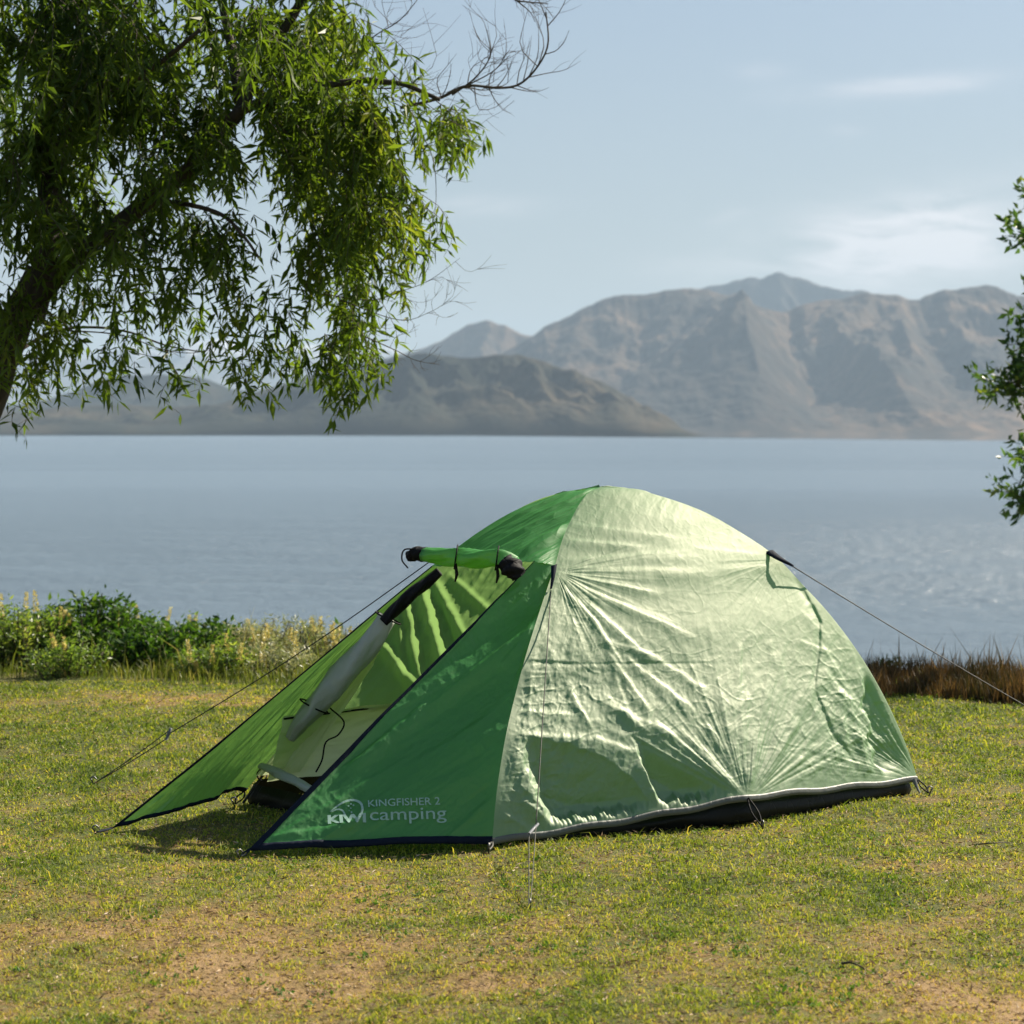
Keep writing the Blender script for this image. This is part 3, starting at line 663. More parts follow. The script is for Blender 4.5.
strip('hem_tape', np.stack([P[6], P[3], P[0]], 0).transpose(1, 0, 2), M['navy'], .003, np.array([1, -1, .5]))
tube('pole', C([(243, 803, 8.73), (264, 774, 8.74), (299, 734, 8.76), (334, 687, 8.78), (374, 634, 8.81), (409, 594, 8.82), (436, 568, 8.84)], 60), .005, M['cord'], tent)
# pole clips on the far pole
for (x_, y_) in ((345, 668), (330, 690), (302, 728), (368, 640), (262, 775)):
    P_ = U(x_, y_, 8.72); th = np.linspace(0, 2*math.pi, 13)
    tube('pole_clip', P_+np.stack([.018*np.cos(th), 0*th+.01*np.sin(2*th), .022*np.sin(th)], 1), .0028, M['mesh_black'], tent, 6)

# --- rolled door and its ties
def roll(name, pts, rad, mat, parent, seed=0., k=36, n=80, amp=.16, fl=.85):
    P_ = spline([U(*p) for p in pts], n); s_ = np.linspace(0, 1, n)
    T = np.gradient(P_, axis=0); T /= np.linalg.norm(T, axis=1)[:, None]
    N_ = np.cross(T, [0, 0, 1.]); N_ /= np.linalg.norm(N_, axis=1)[:, None]; B_ = np.cross(T, N_)
    th = np.linspace(0, 2*math.pi, k, endpoint=False)
    TH, S_ = np.meshgrid(th, s_)
    L_ = np.linalg.norm(P_[-1]-P_[0])
    rr = np.interp(s_, np.linspace(0, 1, len(rad)), rad)[:, None]*(1+amp*ridged(TH*1.1+S_*3+seed, S_*L_*9+seed, 2)-amp*.5+.10*np.sin(TH*3+S_*14))
    V_ = P_[:, None]+rr[..., None]*(np.cos(TH)[..., None]*N_[:, None]+fl*np.sin(TH)[..., None]*B_[:, None])
    V_ = np.concatenate([P_[0][None, None].repeat(k, 1), V_, P_[-1][None, None].repeat(k, 1)], 0)
    return quads(name, V_.reshape(-1, 3), grid_faces(n+2, k, 0, True), mat, parent)
rd = roll('rolled_door', [(424, 555, 8.60), (450, 557, 8.54), (475, 559, 8.48), (498, 558, 8.44), (513, 566, 8.42)], [.030, .038, .040, .036, .040], M['porch'], tent, 1.0)
roll('mesh_end', [(408, 557, 8.63), (416, 554, 8.62), (428, 555, 8.60)], [.022, .032, .030], M['mesh_black'], rd, 2.0, n=24)
roll('mesh_end', [(505, 562, 8.42), (514, 570, 8.40), (519, 577, 8.40)], [.036, .045, .030], M['mesh_black'], rd, 3.0, n=24)
for (x_, y_) in ((456, 557), (497, 558)):
    th = np.linspace(0, 2*math.pi, 20); c_0 = U(x_, y_, 8.52 if x_ < 480 else 8.44)
    tube('tie_loop', c_0+np.stack([.006*np.sin(th), .044*np.cos(th), .042*np.sin(th)], 1), .003, M['mesh_black'], rd, 6)
    tube('toggle', [c_0+[.0, -.05, -.02], c_0+[.004, -.052, -.06], c_0+[-.002, -.05, -.085]], [.005, .007, .003], M['mesh_black'], rd, 6)
tube('tie_loop', spline([U(414, 549, 8.58), U(404, 550, 8.57), U(402, 560, 8.57), U(408, 568, 8.58)], 14), .003, M['mesh_black'], rd, 6)

# --- inner tent: tied-back door, pale lower wall, groundsheet
idr = roll('inner_door', [(388, 618, 8.60), (378, 633, 8.60), (360, 655, 8.60), (338, 680, 8.60), (318, 703, 8.60), (302, 722, 8.60), (291, 738, 8.62)], [.046, .056, .064, .066, .060, .048, .026], M['grey_cloth'], tent, 5.0, amp=.12, fl=.7)
idr['label'] = 'grey fabric door of the inner tent, tied back along the pole'
roll('mesh_panel', [(440, 572, 8.58), (425, 584, 8.58), (405, 600, 8.58), (384, 622, 8.58)], [.030, .042, .046, .040], M['mesh_black'], idr, 6.0, amp=.12, fl=.5)
for (x_, y_, r_0) in ((388, 618, .045), (314, 706, .05)):
    th = np.linspace(0, 2*math.pi, 20); c_0 = U(x_, y_, 8.60)
    tube('tie_loop', c_0+np.stack([r_0*1.0*np.cos(th), r_0*np.sin(th), -r_0*.5*np.cos(th)], 1), .003, M['mesh_black'], idr, 6)
tube('tie_loop', spline([U(330, 708, 8.5), U(344, 722, 8.52), U(338, 735, 8.54), U(326, 742, 8.55), U(322, 760, 8.56), U(316, 772, 8.58)], 26), .003, M['mesh_black'], idr, 6)
def cloth_patch(name, c4, mat, wr=.006, seed=0., n1=60, n2=90, parent=tent, sc=5, depth=None):
    a, b, c, d = [np.array(q) for q in c4]
    u = np.linspace(0, 1, n2)[None, :, None]; v = np.linspace(0, 1, n1)[:, None, None]
    P = (a*(1-u)+b*u)*(1-v)+(d*(1-u)+c*u)*v; n_ = vnormals(P)
    P = P+n_*(wr*(ridged(u*sc+seed, v*sc*.35+seed, 3)-.5))
    return grid(name, P, mat, parent)
b4 = np.array([-.955, 8.76, 0]); b3 = np.array([.60, 9.90, 0]); b1 = np.array([-.05, 7.90, 0]); b2 = np.array([1.50, 9.06, 0])
up = np.array([0, 0, 1.])
inn = np.array([.07, -.09, 0])
iw = cloth_patch('inner_wall', [b4+inn+up*.10, b3+inn+up*.11, b3+inn*2.2+up*.43, b4+inn*2.0+up*.345], M['pale'], .014, 3.0, sc=7)
iw['label'] = 'pale lower wall of the inner tent'
tube('wall_seam', spline([b4+inn*2.0+up*.338, (b4+b3)/2+inn*1.9+up*.372, b3+inn*2.2+up*.422], 30), .004, M['mesh_black'], iw, 6)
# front lip of the inner tent beside the door
fl_ = cloth_patch('inner_front_strip', [U(256, 776, 8.70), U(300, 772, 8.66), U(372, 668, 8.68), U(402, 602, 8.78)], M['pale'], .008, 6.0, sc=3)
roll('door_sill', [(262, 766, 8.68), (280, 774, 8.55), (300, 784, 8.42), (322, 796, 8.30)], [.018, .026, .022, .018], M['grey_cloth'], tent, 8.0, amp=.15, fl=.6)
# groundsheet tub: walls follow the footprint
def tub():
    c = [b1, b2, b3, b4]; top = []
    hh = [.035, .045, .09, .085]; V = []; 
    ns = 60; rows = 10
    per = []
    hfun = []
    for i in range(4):
        a, b = c[i], c[(i+1) % 4]; s = np.linspace(0, 1, ns, endpoint=False)
        if i == 0:                                   # near side: bulges out to the hem loop
            m = np.array([mid[0]-.01, mid[1]+.035, 0]); q = np.where((s < .56)[:, None], a+(m-a)*(s/.56)[:, None], m+(b-m)*((s-.56)/.44)[:, None]); hz_ = np.interp(s, [0, .56, 1], [.02, .082, .055])
        else:
            q = a+(b-a)*s[:, None]; hz_ = np.interp(s, [0, 1], {1: [.055, .10], 2: [.10, .10], 3: [.085, .02]}[i])
        per.append(q); hfun.append(hz_)
    per = np.concatenate(per); hfun = np.concatenate(hfun); cen = per.mean(0)
    P = []
    for r in range(rows):
        f = r/(rows-1)
        q = per.copy(); outv = per-cen; outv /= np.linalg.norm(outv, axis=1)[:, None]
        q = q+outv*(.014*math.sin(f*math.pi)-.012*f)[None] if False else q+outv*(.014*math.sin(f*math.pi)-.012*f)
        k = np.arange(len(per))
        q = q+outv*(.006*perlin(k*.21, f*2.2+0*k))[:, None]
        q[:, 2] = -.004+hfun*f+.003*perlin(k*.3, 0*k+f)
        P.append(q)
    inner = []
    for f in (.98, .7, .35, .02):
        q = cen+(per-cen)*f; q[:, 2] = .004; inner.append(q)
    P = np.array(inner[::-1]+P)
    return quads('groundsheet', P.reshape(-1, 3), grid_faces(P.shape[0], P.shape[1], 0, True), M['black'], tent)
tub()

# --- print on the near porch wall
ctr = Vector(U(385, 809, 7.82)); ex = Vector(U(450, 808.5, 7.84)-U(325, 811, 7.79)).normalized()
loc, nrm_, idx, dist = near_bvh.find_nearest(ctr)
nn_ = Vector(nrm_); nn_ = -nn_ if nn_.y > 0 else nn_
ey = nn_.cross(ex).normalized(); ey = -ey if ey.z < 0 else ey
mpp = 7.80/F
def on_wall(lx, ly):
    """lx, ly in photo pixels from the centre of the print"""
    o = ctr+ex*(lx*mpp)+ey*(ly*mpp*1.05)
    h_ = near_bvh.ray_cast(o+nn_*.3, -nn_, 1.0)
    p = h_[0] if h_[0] is not None else o
    return p+nn_*.0035
prints = []
def put_text(body, x, y, width, height, name, bold=0.0):
    cu = bpy.data.curves.new(name, 'FONT'); cu.body = body; cu.offset = bold; cu.resolution_u = 4
    ob = bpy.data.objects.new(name, cu); COL.objects.link(ob)
    bpy.context.view_layer.update()
    dg = bpy.context.evaluated_depsgraph_get(); me = bpy.data.meshes.new_from_object(ob.evaluated_get(dg))
    bpy.data.objects.remove(ob, do_unlink=True)
    co_ = np.array([v.co[:] for v in me.vertices]); mn = co_.min(0); mx = co_.max(0)
    for v in me.vertices:
        fx = (v.co.x-mn[0])/(mx[0]-mn[0])*width+x; fy = (v.co.y-mn[1])/(mx[1]-mn[1])*height+y
        v.co = on_wall(fx, fy)
    me.materials.clear(); me.materials.append(M['logo'])
    o = bpy.data.objects.new(name, me); COL.objects.link(o); o.parent = tent; o.matrix_parent_inverse = tent.matrix_basis.inverted()
    return o
# coordinates: centre (385,809); print spans x 328..447
put_text('KIWI', -57, -12, 38, 9.5, 'printed_lettering', .045)
put_text('camping', -15, -14, 77, 15.5, 'printed_lettering', .004)
put_text('KINGFISHER 2', -16, 4, 72, 7.6, 'printed_lettering', .008)
def stroke(pts, wd, name='printed_emblem', n=40):
    q = spline([(x, y, 0) for x, y in pts], n); T = np.gradient(q, axis=0); T /= np.linalg.norm(T, axis=1)[:, None]
    N_ = np.stack([-T[:, 1], T[:, 0]], 1); wv_ = np.asarray(np.interp(np.linspace(0, 1, n), np.linspace(0, 1, len(wd)), wd))[:, None]
    a = q[:, :2]+N_*wv_/2; b = q[:, :2]-N_*wv_/2
    V_ = [tuple(on_wall(*p)) for p in a]+[tuple(on_wall(*p)) for p in b]
    Q_ = [(i, i+1, n+i+1, n+i) for i in range(n-1)]
    return V_, Q_
V_, Q_ = [], []
for pts, wd in (([(-54, 1), (-47, 6.5), (-38, 11.5), (-30, 12.5), (-23.5, 9), (-22, 2), (-25, -6), (-28, -11)], [.6, 1.6, 2.0, 2.4, 2.6, 2.4, 2.0, 1.6]),
                ([(-53, .6), (-47, 3.2), (-42, 2), (-39.5, -3), (-38, -9)], [.6, 1.6, 1.8, 1.8, 1.6])):
    a_, b_ = stroke(pts, wd); off = len(V_); V_ += a_; Q_ += [tuple(i+off for i in q) for q in b_]
for (dx, dy, s) in ((-33, 8.6, 1.0), (-35.5, 6.4, .9), (-30.6, 7, .9), (-33.4, 4.0, .8), (-33, -.4, 1.0), (-35.2, 1.4, .6)):
    off = len(V_); V_ += [tuple(on_wall(dx+s*math.cos(t_), dy+s*math.sin(t_))) for t_ in np.arange(6)*math.pi/3]
    Q_ += [(off, off+1, off+2, off+3), (off, off+3, off+4, off+5)]
quads('printed_emblem', V_, Q_, M['logo'], tent, False)

# --- guy lines, tabs, pegs
def sagline(p, q, sag=.012, n=24):
    s = np.linspace(0, 1, n)[:, None]; P_ = p*(1-s)+q*s; P_[:, 2] -= sag*np.sin(math.pi*s[:, 0]); return P_
def gz(x, y): return float(ground_z(np.array(x), np.array(y)))
def cyl_bar(name, p, q, r, mat, parent): return tube(name, [p, (np.array(p)+q)/2, q], [r*.8, r, r*.8], mat, parent, 6)
# front guy (hangs down over the side panel)
tA = U(551, 572, 8.44); tB = U(551, 590, 8.42); runner = U(536, 826, 7.58); pegF = np.array([.052, 6.86, gz(.052, 6.86)+.01])
def tab(name, pts, wd, parent=tent, mat='navy'):
    Pm = spline([U(*p) for p in pts], 12); wv_ = np.linspace(wd, wd*.35, 12)[:, None]
    side = np.array([.8, .3, .2]); side /= np.linalg.norm(side)
    Q_ = np.stack([Pm-side*wv_, Pm, Pm+side*wv_], 1)
    V_ = np.concatenate([Q_, (Q_+[0, .006, 0])[:, ::-1]], 1)
    return quads(name, V_.reshape(-1, 3), grid_faces(12, 6, 0, True), M[mat], parent)
tab('guy_tab', [(554, 565, 8.46), (553, 577, 8.43), (551, 589, 8.41)], .012)
gl = tube('guy_line', sagline(tB, runner, .0), .0019, M['cord_grey'], tent, 5)
tube('doubled_cord', sagline(runner, pegF, .0), .0017, M['cord_grey'], gl, 5)
tube('doubled_cord', sagline(U(529, 836, 7.50), pegF+[-.004, 0, 0], .0), .0017, M['cord_grey'], gl, 5)
cyl_bar('tensioner', U(529, 834, 7.51), U(538, 824, 7.60), .006, M['plastic'], gl)
# left guy
pegL = np.array([-1.612, 9.27, gz(-1.612, 9.27)+.01]); top = U(432, 560, 9.0); mL = pegL+(top-pegL)*.225
gl = tube('guy_line', sagline(mL, top, .02), .0022, M['cord'], tent, 5)
tube('doubled_cord', sagline(mL+[0, 0, .012], pegL, .004), .002, M['cord'], gl, 5)
tube('doubled_cord', sagline(mL-[0, 0, .012], pegL, .004), .002, M['cord'], gl, 5)
cyl_bar('tensioner', mL-[.01, 0, .022], mL+[.008, 0, .022], .007, M['plastic'], gl)
# right guy
pegR = np.array([2.52, 10.07, gz(2.52, 10.07)+.01]); ta = U(792, 566, 8.98)
tg = tab('guy_tab', [(768, 551, 8.99), (780, 559, 8.97), (793, 566, 8.98)], .020)
gl = tube('guy_line', sagline(ta, pegR, .01), .0024, M['cord'], tent, 5)
mR = pegR+(ta-pegR)*.22
cyl_bar('tensioner', mR-[.01, 0, .022], mR+[.008, 0, .022], .007, M['plastic'], gl)
# corner loops
def loop(name, a, b, spread=.008, mat='mesh_black', r=.003):
    a = np.array(a); b = np.array(b); t_ = Tubes()
    for s_ in (-1, 1): t_.add(spline([a+[s_*spread*.2, 0, 0], (a+b)/2+[s_*spread, 0, 0], b], 10), r, 6)
    return t_.build(name, M[mat], tent)
pegs = []
pm = np.array([.862, 8.36-.10, gz(.862, 8.26)+.012]); loop('peg_loop', P_side[1, int(um*nu)] if False else mid, pm, .012)
p1 = np.array([-.866, 7.66, gz(-.866, 7.66)+.014]); loop('peg_loop', E1[0], p1, .006, 'navy')
p2 = np.array([-1.405, 8.12, gz(-1.405, 8.12)+.014]); loop('peg_loop', E2[0], p2, .006, 'navy')
pb1 = np.array([-.075, 7.77, gz(-.075, 7.77)+.012]); loop('peg_loop', B1, pb1, .006, 'cord_grey', .004)
pb2 = np.array([1.565, 9.02, gz(1.565, 9.02)+.012]); loop('peg_loop', B2, pb2, .010)
pb4 = np.array([-1.005, 8.72, gz(-1.005, 8.72)+.012]); loop('peg_loop', hemW[-1], pb4, .014)
tab('corner_buckle', [(914, 779, 9.03), (917, 787, 9.02), (920, 793, 9.01)], .010, tent, 'seam')
for pt, lb, away in ((pm, 'steel peg under the hem loop halfway along the near side of the tent', (.1, -1)), (p1, 'steel peg at the near front tip of the green porch', (-.7, -.7)),
                     (p2, 'steel peg at the far left tip of the green porch', (-.7, -.5)), (pb1, 'steel peg at the near corner of the tent where porch and side panel meet', (0, -1)),
                     (pb2, 'steel peg at the far right corner of the tent', (.8, .2)), (pb4, 'steel peg at the far porch corner beside the black groundsheet', (-.8, 0)),
                     (pegF, 'steel peg in the grass in front of the tent, holding the upright guy line', (0, -1)), (pegL, 'steel peg in the grass left of the tent, holding the long left guy line', (-1, .1))):
    r0 = empty('tent_peg', tuple(pt)); tag(r0, lb, 'tent peg', 'pegs holding the tent and its guy lines')
    bpy.context.view_layer.update()
    aw = np.array([*away, 0]); aw = aw/np.linalg.norm(aw)
    tube('shaft', [pt+aw*.012+[0, 0, .012], pt-aw*.02-[0, 0, .06], pt-aw*.045-[0, 0, .13]], [.003, .003, .001], M['steel'], r0, 8)
    tube('hook', spline([pt+aw*.012+[0, 0, .010], pt+aw*.016+[0, 0, .019], pt+aw*.004+[0, 0, .024], pt-aw*.008+[0, 0, .014]], 12), .003, M['steel'], r0, 8)

# ------------------------------------------------------------------ trees
def branch_set(parent, specs, name='branch', mat=None, k=10):
    for pts, r0, r1 in specs:
        P_ = spline(pts, 40); s_ = np.linspace(0, 1, 40)
        kk = np.arange(40)
        P_ = P_+np.stack([.012*perlin(kk*.3+pts[0][0]*9, kk*0), 0*kk, .012*perlin(kk*.3, kk*0+5+pts[0][0])], 1)*min(1, r0*14)
        tube(name, P_, r0+(r1-r0)*s_, mat or M['bark'], parent, k)
YW = 11.5
def W(px, py, dy=0.0): return U(px, py, YW+dy)
willow = empty('willow_tree', (float(W(-95, 717)[0]), YW, 0)); tag(willow, 'weeping willow leaning in from the left, long leafy strands over the lake', 'tree')
bpy.context.view_layer.update()
branch_set(willow, [([W(-140, 725), W(-112, 620), W(-80, 540), W(-48, 470), W(-20, 410), W(0, 360), W(20, 315), W(40, 270)], .20, .062)], 'trunk', k=18)
brs = [([W(30, 320), W(44, 270), W(47, 230), W(50, 190), W(46, 140, .1), W(52, 70, .1), W(70, -20), W(80, -120, .2), W(70, -260)], .066, .02),
       ([W(40, 295), W(70, 262), W(112, 230), W(150, 200), W(186, 172, -.1), (W(210, 140, -.1)), W(240, 112, -.1), W(254, 66), W(288, 24), W(320, -40)], .052, .018),
       ([W(205, 150, -.1), W(240, 112, -.2), W(290, 95, -.3), W(345, 82, -.3), W(400, 84, -.3), W(440, 100, -.3)], .030, .009),
       ([W(240, 100), W(230, 40, .3), W(215, -30, .5), W(190, -140, .5)], .03, .014),
       ([W(150, 200), W(190, 205, -.3), W(222, 215, -.4), W(245, 238, -.5), W(262, 262, -.5)], .016, .006),
       ([W(-20, 410), W(-30, 350, .3), W(-40, 280, .6), W(-90, 180, .8), W(-150, 60, 1.2), W(-180, -120, 1.2)], .09, .03),
       ([W(-48, 470), W(-90, 380, -.6), W(-160, 280, -.9), W(-260, 180, -1.2), W(-330, 60, -1.4)], .08, .025),
       ([W(50, 150), W(100, 100, -.4), W(150, 70, -.6), W(200, 30, -.8)], .022, .01),
       ([W(60, 20), W(130, -60, .3), W(220, -130, .3), W(330, -170, .2), W(430, -140)], .03, .01),
       ([W(285, 20), W(340, -30), W(400, -30, .1), W(450, -6, .1)], .02, .007),
       ([W(-5, 365), W(60, 330, .5), W(120, 330, .6), W(165, 345, .6), W(200, 352, .6)], .012, .003)]
branch_set(willow, brs, 'branch')
# bare twigs
tw = Tubes()
def twig(pts, r0, r1, dy=0, side=0, sl=30):
    P_ = spline([W(x, y, dy) for x, y in pts], 30); tw.add(P_, np.linspace(r0, r1, 30), 5, cap=False)
    for i in range(side):
        s_ = rng.integers(5, 29); p = P_[s_]; a_ = rng.uniform(-1, 1); l = sl*rng.uniform(.5, 1.3)/F*YW
        T = P_[min(29, s_+1)]-P_[s_-1]; T /= np.linalg.norm(T); ang = rng.choice([-1, 1])*rng.uniform(.5, 1.0)
        d = np.array([T[0]*math.cos(ang)-T[2]*math.sin(ang), rng.uniform(-.3, .3), T[0]*math.sin(ang)+T[2]*math.cos(ang)])
        d[2] += .25
        sd = np.cross(d, [0, 1., 0])*rng.normal(0, .22)*l
        Q_ = spline([p, p+d*l*.35+sd, p+d*l*.7+sd*.6, p+d*l+[0, 0, l*.12]], 8); tw.add(Q_, np.linspace(max(r1*.8, r0*.28), .0006, 8), 4, cap=False)
        if sl > 24:
            for kk_ in range(2):
                m0 = Q_[rng.integers(2, 6)]; e_ = d+rng.normal(0, .5, 3); tw.add(spline([m0, m0+e_*l*.2+rng.normal(0, .006, 3), m0+e_*l*.42], 5), np.linspace(.0011, .0005, 5), 3, cap=False)
twig([(400, 108), (440, 98), (466, 86), (500, 88), (520, 84), (538, 66), (548, 44), (546, 12)], .009, .0035, 0, 26, 42)
twig([(452, 95), (475, 78), (490, 56), (487, 30)], .0055, .002, 0, 12, 34)
twig([(466, 86), (492, 72), (510, 55)], .004, .0015, 0, 8, 26)
twig([(500, -10), (516, 0), (528, 2), (548, 4)], .006, .002, 0, 10, 30)
twig([(516, 0), (530, 12), (535, 22)], .004, .0012, 0, 5, 20)
twig([(300, 78), (350, 86), (400, 88), (420, 78)], .006, .002, 0, 14, 46)
twig([(330, 90), (370, 40), (400, 20), (425, -10)], .005, .0015, 0, 12, 50)
twig([(300, 290), (370, 300), (405, 290), (430, 280), (460, 258)], .0035, .0008, 0, 14, 34)
twig([(340, 300), (400, 320), (430, 312), (450, 300)], .003, .0008, 0, 10, 30)
twig([(350, 330), (395, 350), (415, 360), (440, 365)], .004, .0008, 0, 10, 26)
twig([(60, 330), (120, 335), (165, 350), (200, 352), (226, 338)], .004, .0012, 0, 8, 20)
twig([(380, 60), (410, 90), (450, 120), (480, 130)], .003, .0008, 0, 12, 36)
twig([(400, 110), (430, 150), (436, 200), (428, 240)], .003, .0008, 0, 8, 30)
# hanging strands with leaves: (cx, cy, sx, sy, strands, min len, max len, brightness: sunlit parts painted into leaf colour)
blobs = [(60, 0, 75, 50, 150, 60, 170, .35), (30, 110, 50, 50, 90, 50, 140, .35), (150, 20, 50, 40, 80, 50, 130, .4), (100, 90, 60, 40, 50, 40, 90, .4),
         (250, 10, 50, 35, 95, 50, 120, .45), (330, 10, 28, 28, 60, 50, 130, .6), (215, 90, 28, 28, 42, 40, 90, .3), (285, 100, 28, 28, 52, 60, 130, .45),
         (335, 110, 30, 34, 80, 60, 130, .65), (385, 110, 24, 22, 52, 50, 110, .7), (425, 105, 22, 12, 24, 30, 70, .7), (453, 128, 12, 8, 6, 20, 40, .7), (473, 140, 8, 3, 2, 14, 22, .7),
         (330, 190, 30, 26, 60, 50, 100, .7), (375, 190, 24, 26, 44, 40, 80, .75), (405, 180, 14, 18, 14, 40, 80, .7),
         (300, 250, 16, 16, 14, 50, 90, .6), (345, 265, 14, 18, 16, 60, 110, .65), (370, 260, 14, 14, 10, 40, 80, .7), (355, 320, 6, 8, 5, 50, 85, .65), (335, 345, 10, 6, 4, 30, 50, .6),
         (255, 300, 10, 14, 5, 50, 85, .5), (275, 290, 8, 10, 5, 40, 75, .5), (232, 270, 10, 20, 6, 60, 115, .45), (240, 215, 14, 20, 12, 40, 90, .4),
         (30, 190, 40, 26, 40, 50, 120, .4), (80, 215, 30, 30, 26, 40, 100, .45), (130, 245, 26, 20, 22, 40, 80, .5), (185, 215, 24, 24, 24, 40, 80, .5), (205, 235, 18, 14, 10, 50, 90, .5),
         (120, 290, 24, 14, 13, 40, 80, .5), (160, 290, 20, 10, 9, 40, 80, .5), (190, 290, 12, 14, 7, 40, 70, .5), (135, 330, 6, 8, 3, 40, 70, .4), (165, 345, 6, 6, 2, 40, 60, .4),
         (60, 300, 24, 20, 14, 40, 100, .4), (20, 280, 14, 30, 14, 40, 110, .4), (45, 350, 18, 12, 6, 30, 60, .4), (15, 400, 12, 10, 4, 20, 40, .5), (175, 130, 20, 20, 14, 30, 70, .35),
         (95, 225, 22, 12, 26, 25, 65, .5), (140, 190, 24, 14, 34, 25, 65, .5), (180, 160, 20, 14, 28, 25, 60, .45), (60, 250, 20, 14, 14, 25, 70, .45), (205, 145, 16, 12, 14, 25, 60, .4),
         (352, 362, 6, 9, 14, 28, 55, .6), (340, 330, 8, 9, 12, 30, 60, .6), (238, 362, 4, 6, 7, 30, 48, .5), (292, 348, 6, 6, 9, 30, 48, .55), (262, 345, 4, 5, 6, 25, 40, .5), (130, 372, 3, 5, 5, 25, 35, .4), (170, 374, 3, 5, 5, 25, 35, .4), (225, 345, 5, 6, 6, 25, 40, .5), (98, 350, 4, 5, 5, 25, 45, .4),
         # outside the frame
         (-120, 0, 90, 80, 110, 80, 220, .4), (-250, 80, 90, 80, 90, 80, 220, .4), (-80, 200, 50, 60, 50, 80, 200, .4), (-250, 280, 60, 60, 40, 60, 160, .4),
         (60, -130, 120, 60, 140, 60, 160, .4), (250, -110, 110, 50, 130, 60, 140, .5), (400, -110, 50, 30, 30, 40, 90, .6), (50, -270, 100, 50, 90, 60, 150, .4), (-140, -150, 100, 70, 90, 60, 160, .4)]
LB, LD, LL, LR, LT = [], [], [], [], []
for (cx, cy, sx, sy, cnt, l0, l1, br) in blobs:
    cnt = int(cnt*.95); nn_c = max(2, cnt//8); cxs = cx+sx*rng.uniform(-1, 1, nn_c)*1.05; cys = cy+sy*rng.uniform(-1, 1, nn_c)*1.05; cbr = rng.normal(0, .14, nn_c); cdy = rng.normal(0, .6, nn_c)
    for i in range(cnt):
        ci = i % nn_c; x_ = cxs[ci]+rng.normal(0, 7.5); y_ = cys[ci]+rng.normal(0, 7)
        spread = .35 if cnt < 20 else .9
        dy = cdy[ci]*spread+rng.normal(0, .06)
        L_ = rng.uniform(l0*.75, l1*(.95 if cnt < 22 else .85))/F*YW
        p0 = W(x_, y_, dy); n = max(5, int(L_/.026)); s_ = np.linspace(0, 1, n)
        dirx = rng.normal(.14, .55); diry = rng.normal(0, .5); crv = rng.normal(0, .05, 2)
        P_ = p0+np.stack([dirx*L_*s_*(1-.45*s_)+.022*perlin(s_*3.5+i, s_*0+cx)+crv[0]*np.sin(s_*3), diry*L_*s_, -L_*s_**1.12+.05*L_*math.sin(i)*np.sin(s_*3)], 1)
        tw.add(P_[::2] if n > 6 else P_, np.linspace(.0022, .0008, len(P_[::2] if n > 6 else P_)), 3, cap=False)
        m_ = 2
        for j in range(m_):
            k0 = rng.uniform(0, 1, n) > .12*(1-s_)
            b_ = P_[k0]; nb = len(b_)
            az = rng.uniform(0, 2*math.pi, nb)
            el = rng.normal(.85, .5, nb)                   # angle away from straight down
            LB.append(b_); LD.append(np.stack([np.cos(az)*np.sin(el), np.sin(az)*np.sin(el), -np.cos(el)], 1))
            LL.append(rng.uniform(.050, .110, nb)*(.8+.35*np.sin(math.pi*s_[k0])))
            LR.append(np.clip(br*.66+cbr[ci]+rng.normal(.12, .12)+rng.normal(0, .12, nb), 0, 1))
tw.build('twigs', M['twig'], willow)['kind'] = 'stuff'
LB = np.concatenate(LB); LD = np.concatenate(LD); LL = np.concatenate(LL); LR = np.concatenate(LR)
print('willow leaves', len(LB))
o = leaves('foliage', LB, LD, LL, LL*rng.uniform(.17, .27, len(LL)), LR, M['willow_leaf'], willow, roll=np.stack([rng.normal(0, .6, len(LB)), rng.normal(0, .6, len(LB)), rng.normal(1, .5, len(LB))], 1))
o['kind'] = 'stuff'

def leaf_tree(name, label, root, specs, clusters, leaf, mat, cat='tree', stemmat=None):
    t_ = empty(name, root); tag(t_, label, cat); bpy.context.view_layer.update()
    branch_set(t_, specs[:1], 'trunk', k=12); branch_set(t_, specs[1:], 'branch', k=7)
    B_, D_, Ls, Rn = [], [], [], []; tws = Tubes()
    for (c, r, cnt) in clusters:
        for i in range(cnt):
            q = rng.normal(0, .5, 3)*r; p = np.array(c)+q
            m = rng.integers(6, 14); dirv = rng.normal(0, 1, 3); dirv[2] -= .3; dirv /= np.linalg.norm(dirv)
            s_ = np.linspace(0, 1, m)[:, None]; Pt = p+dirv*s_*.20+rng.normal(0, .012, (m, 3))
            tws.add(np.array([p, p+dirv*.1, p+dirv*.2]), [.003, .002, .001], 3, cap=False)
            B_.append(Pt); D_.append(dirv*.7+rng.normal(0, .8, (m, 3))); Ls.append(rng.uniform(.7, 1.2, m)*leaf); Rn.append(np.clip(rng.normal(.5, .2)+rng.normal(0, .15, m), 0, 1))
    tws.build('twigs', M['twig'], t_)['kind'] = 'stuff'
    B_ = np.concatenate(B_); D_ = np.concatenate(D_); Ls = np.concatenate(Ls); Rn = np.concatenate(Rn)
    leaves('foliage', B_, D_, Ls, Ls*.42, Rn, mat, t_)['kind'] = 'stuff'
    return t_
YR = 17.0
def RT(px, py, dy=0.): return U(px, py, YR+dy)
rx_, rz_ = float(RT(1290, 0)[0]), float(ground_z(np.array(RT(1290, 0)[0]), np.array(YR)))
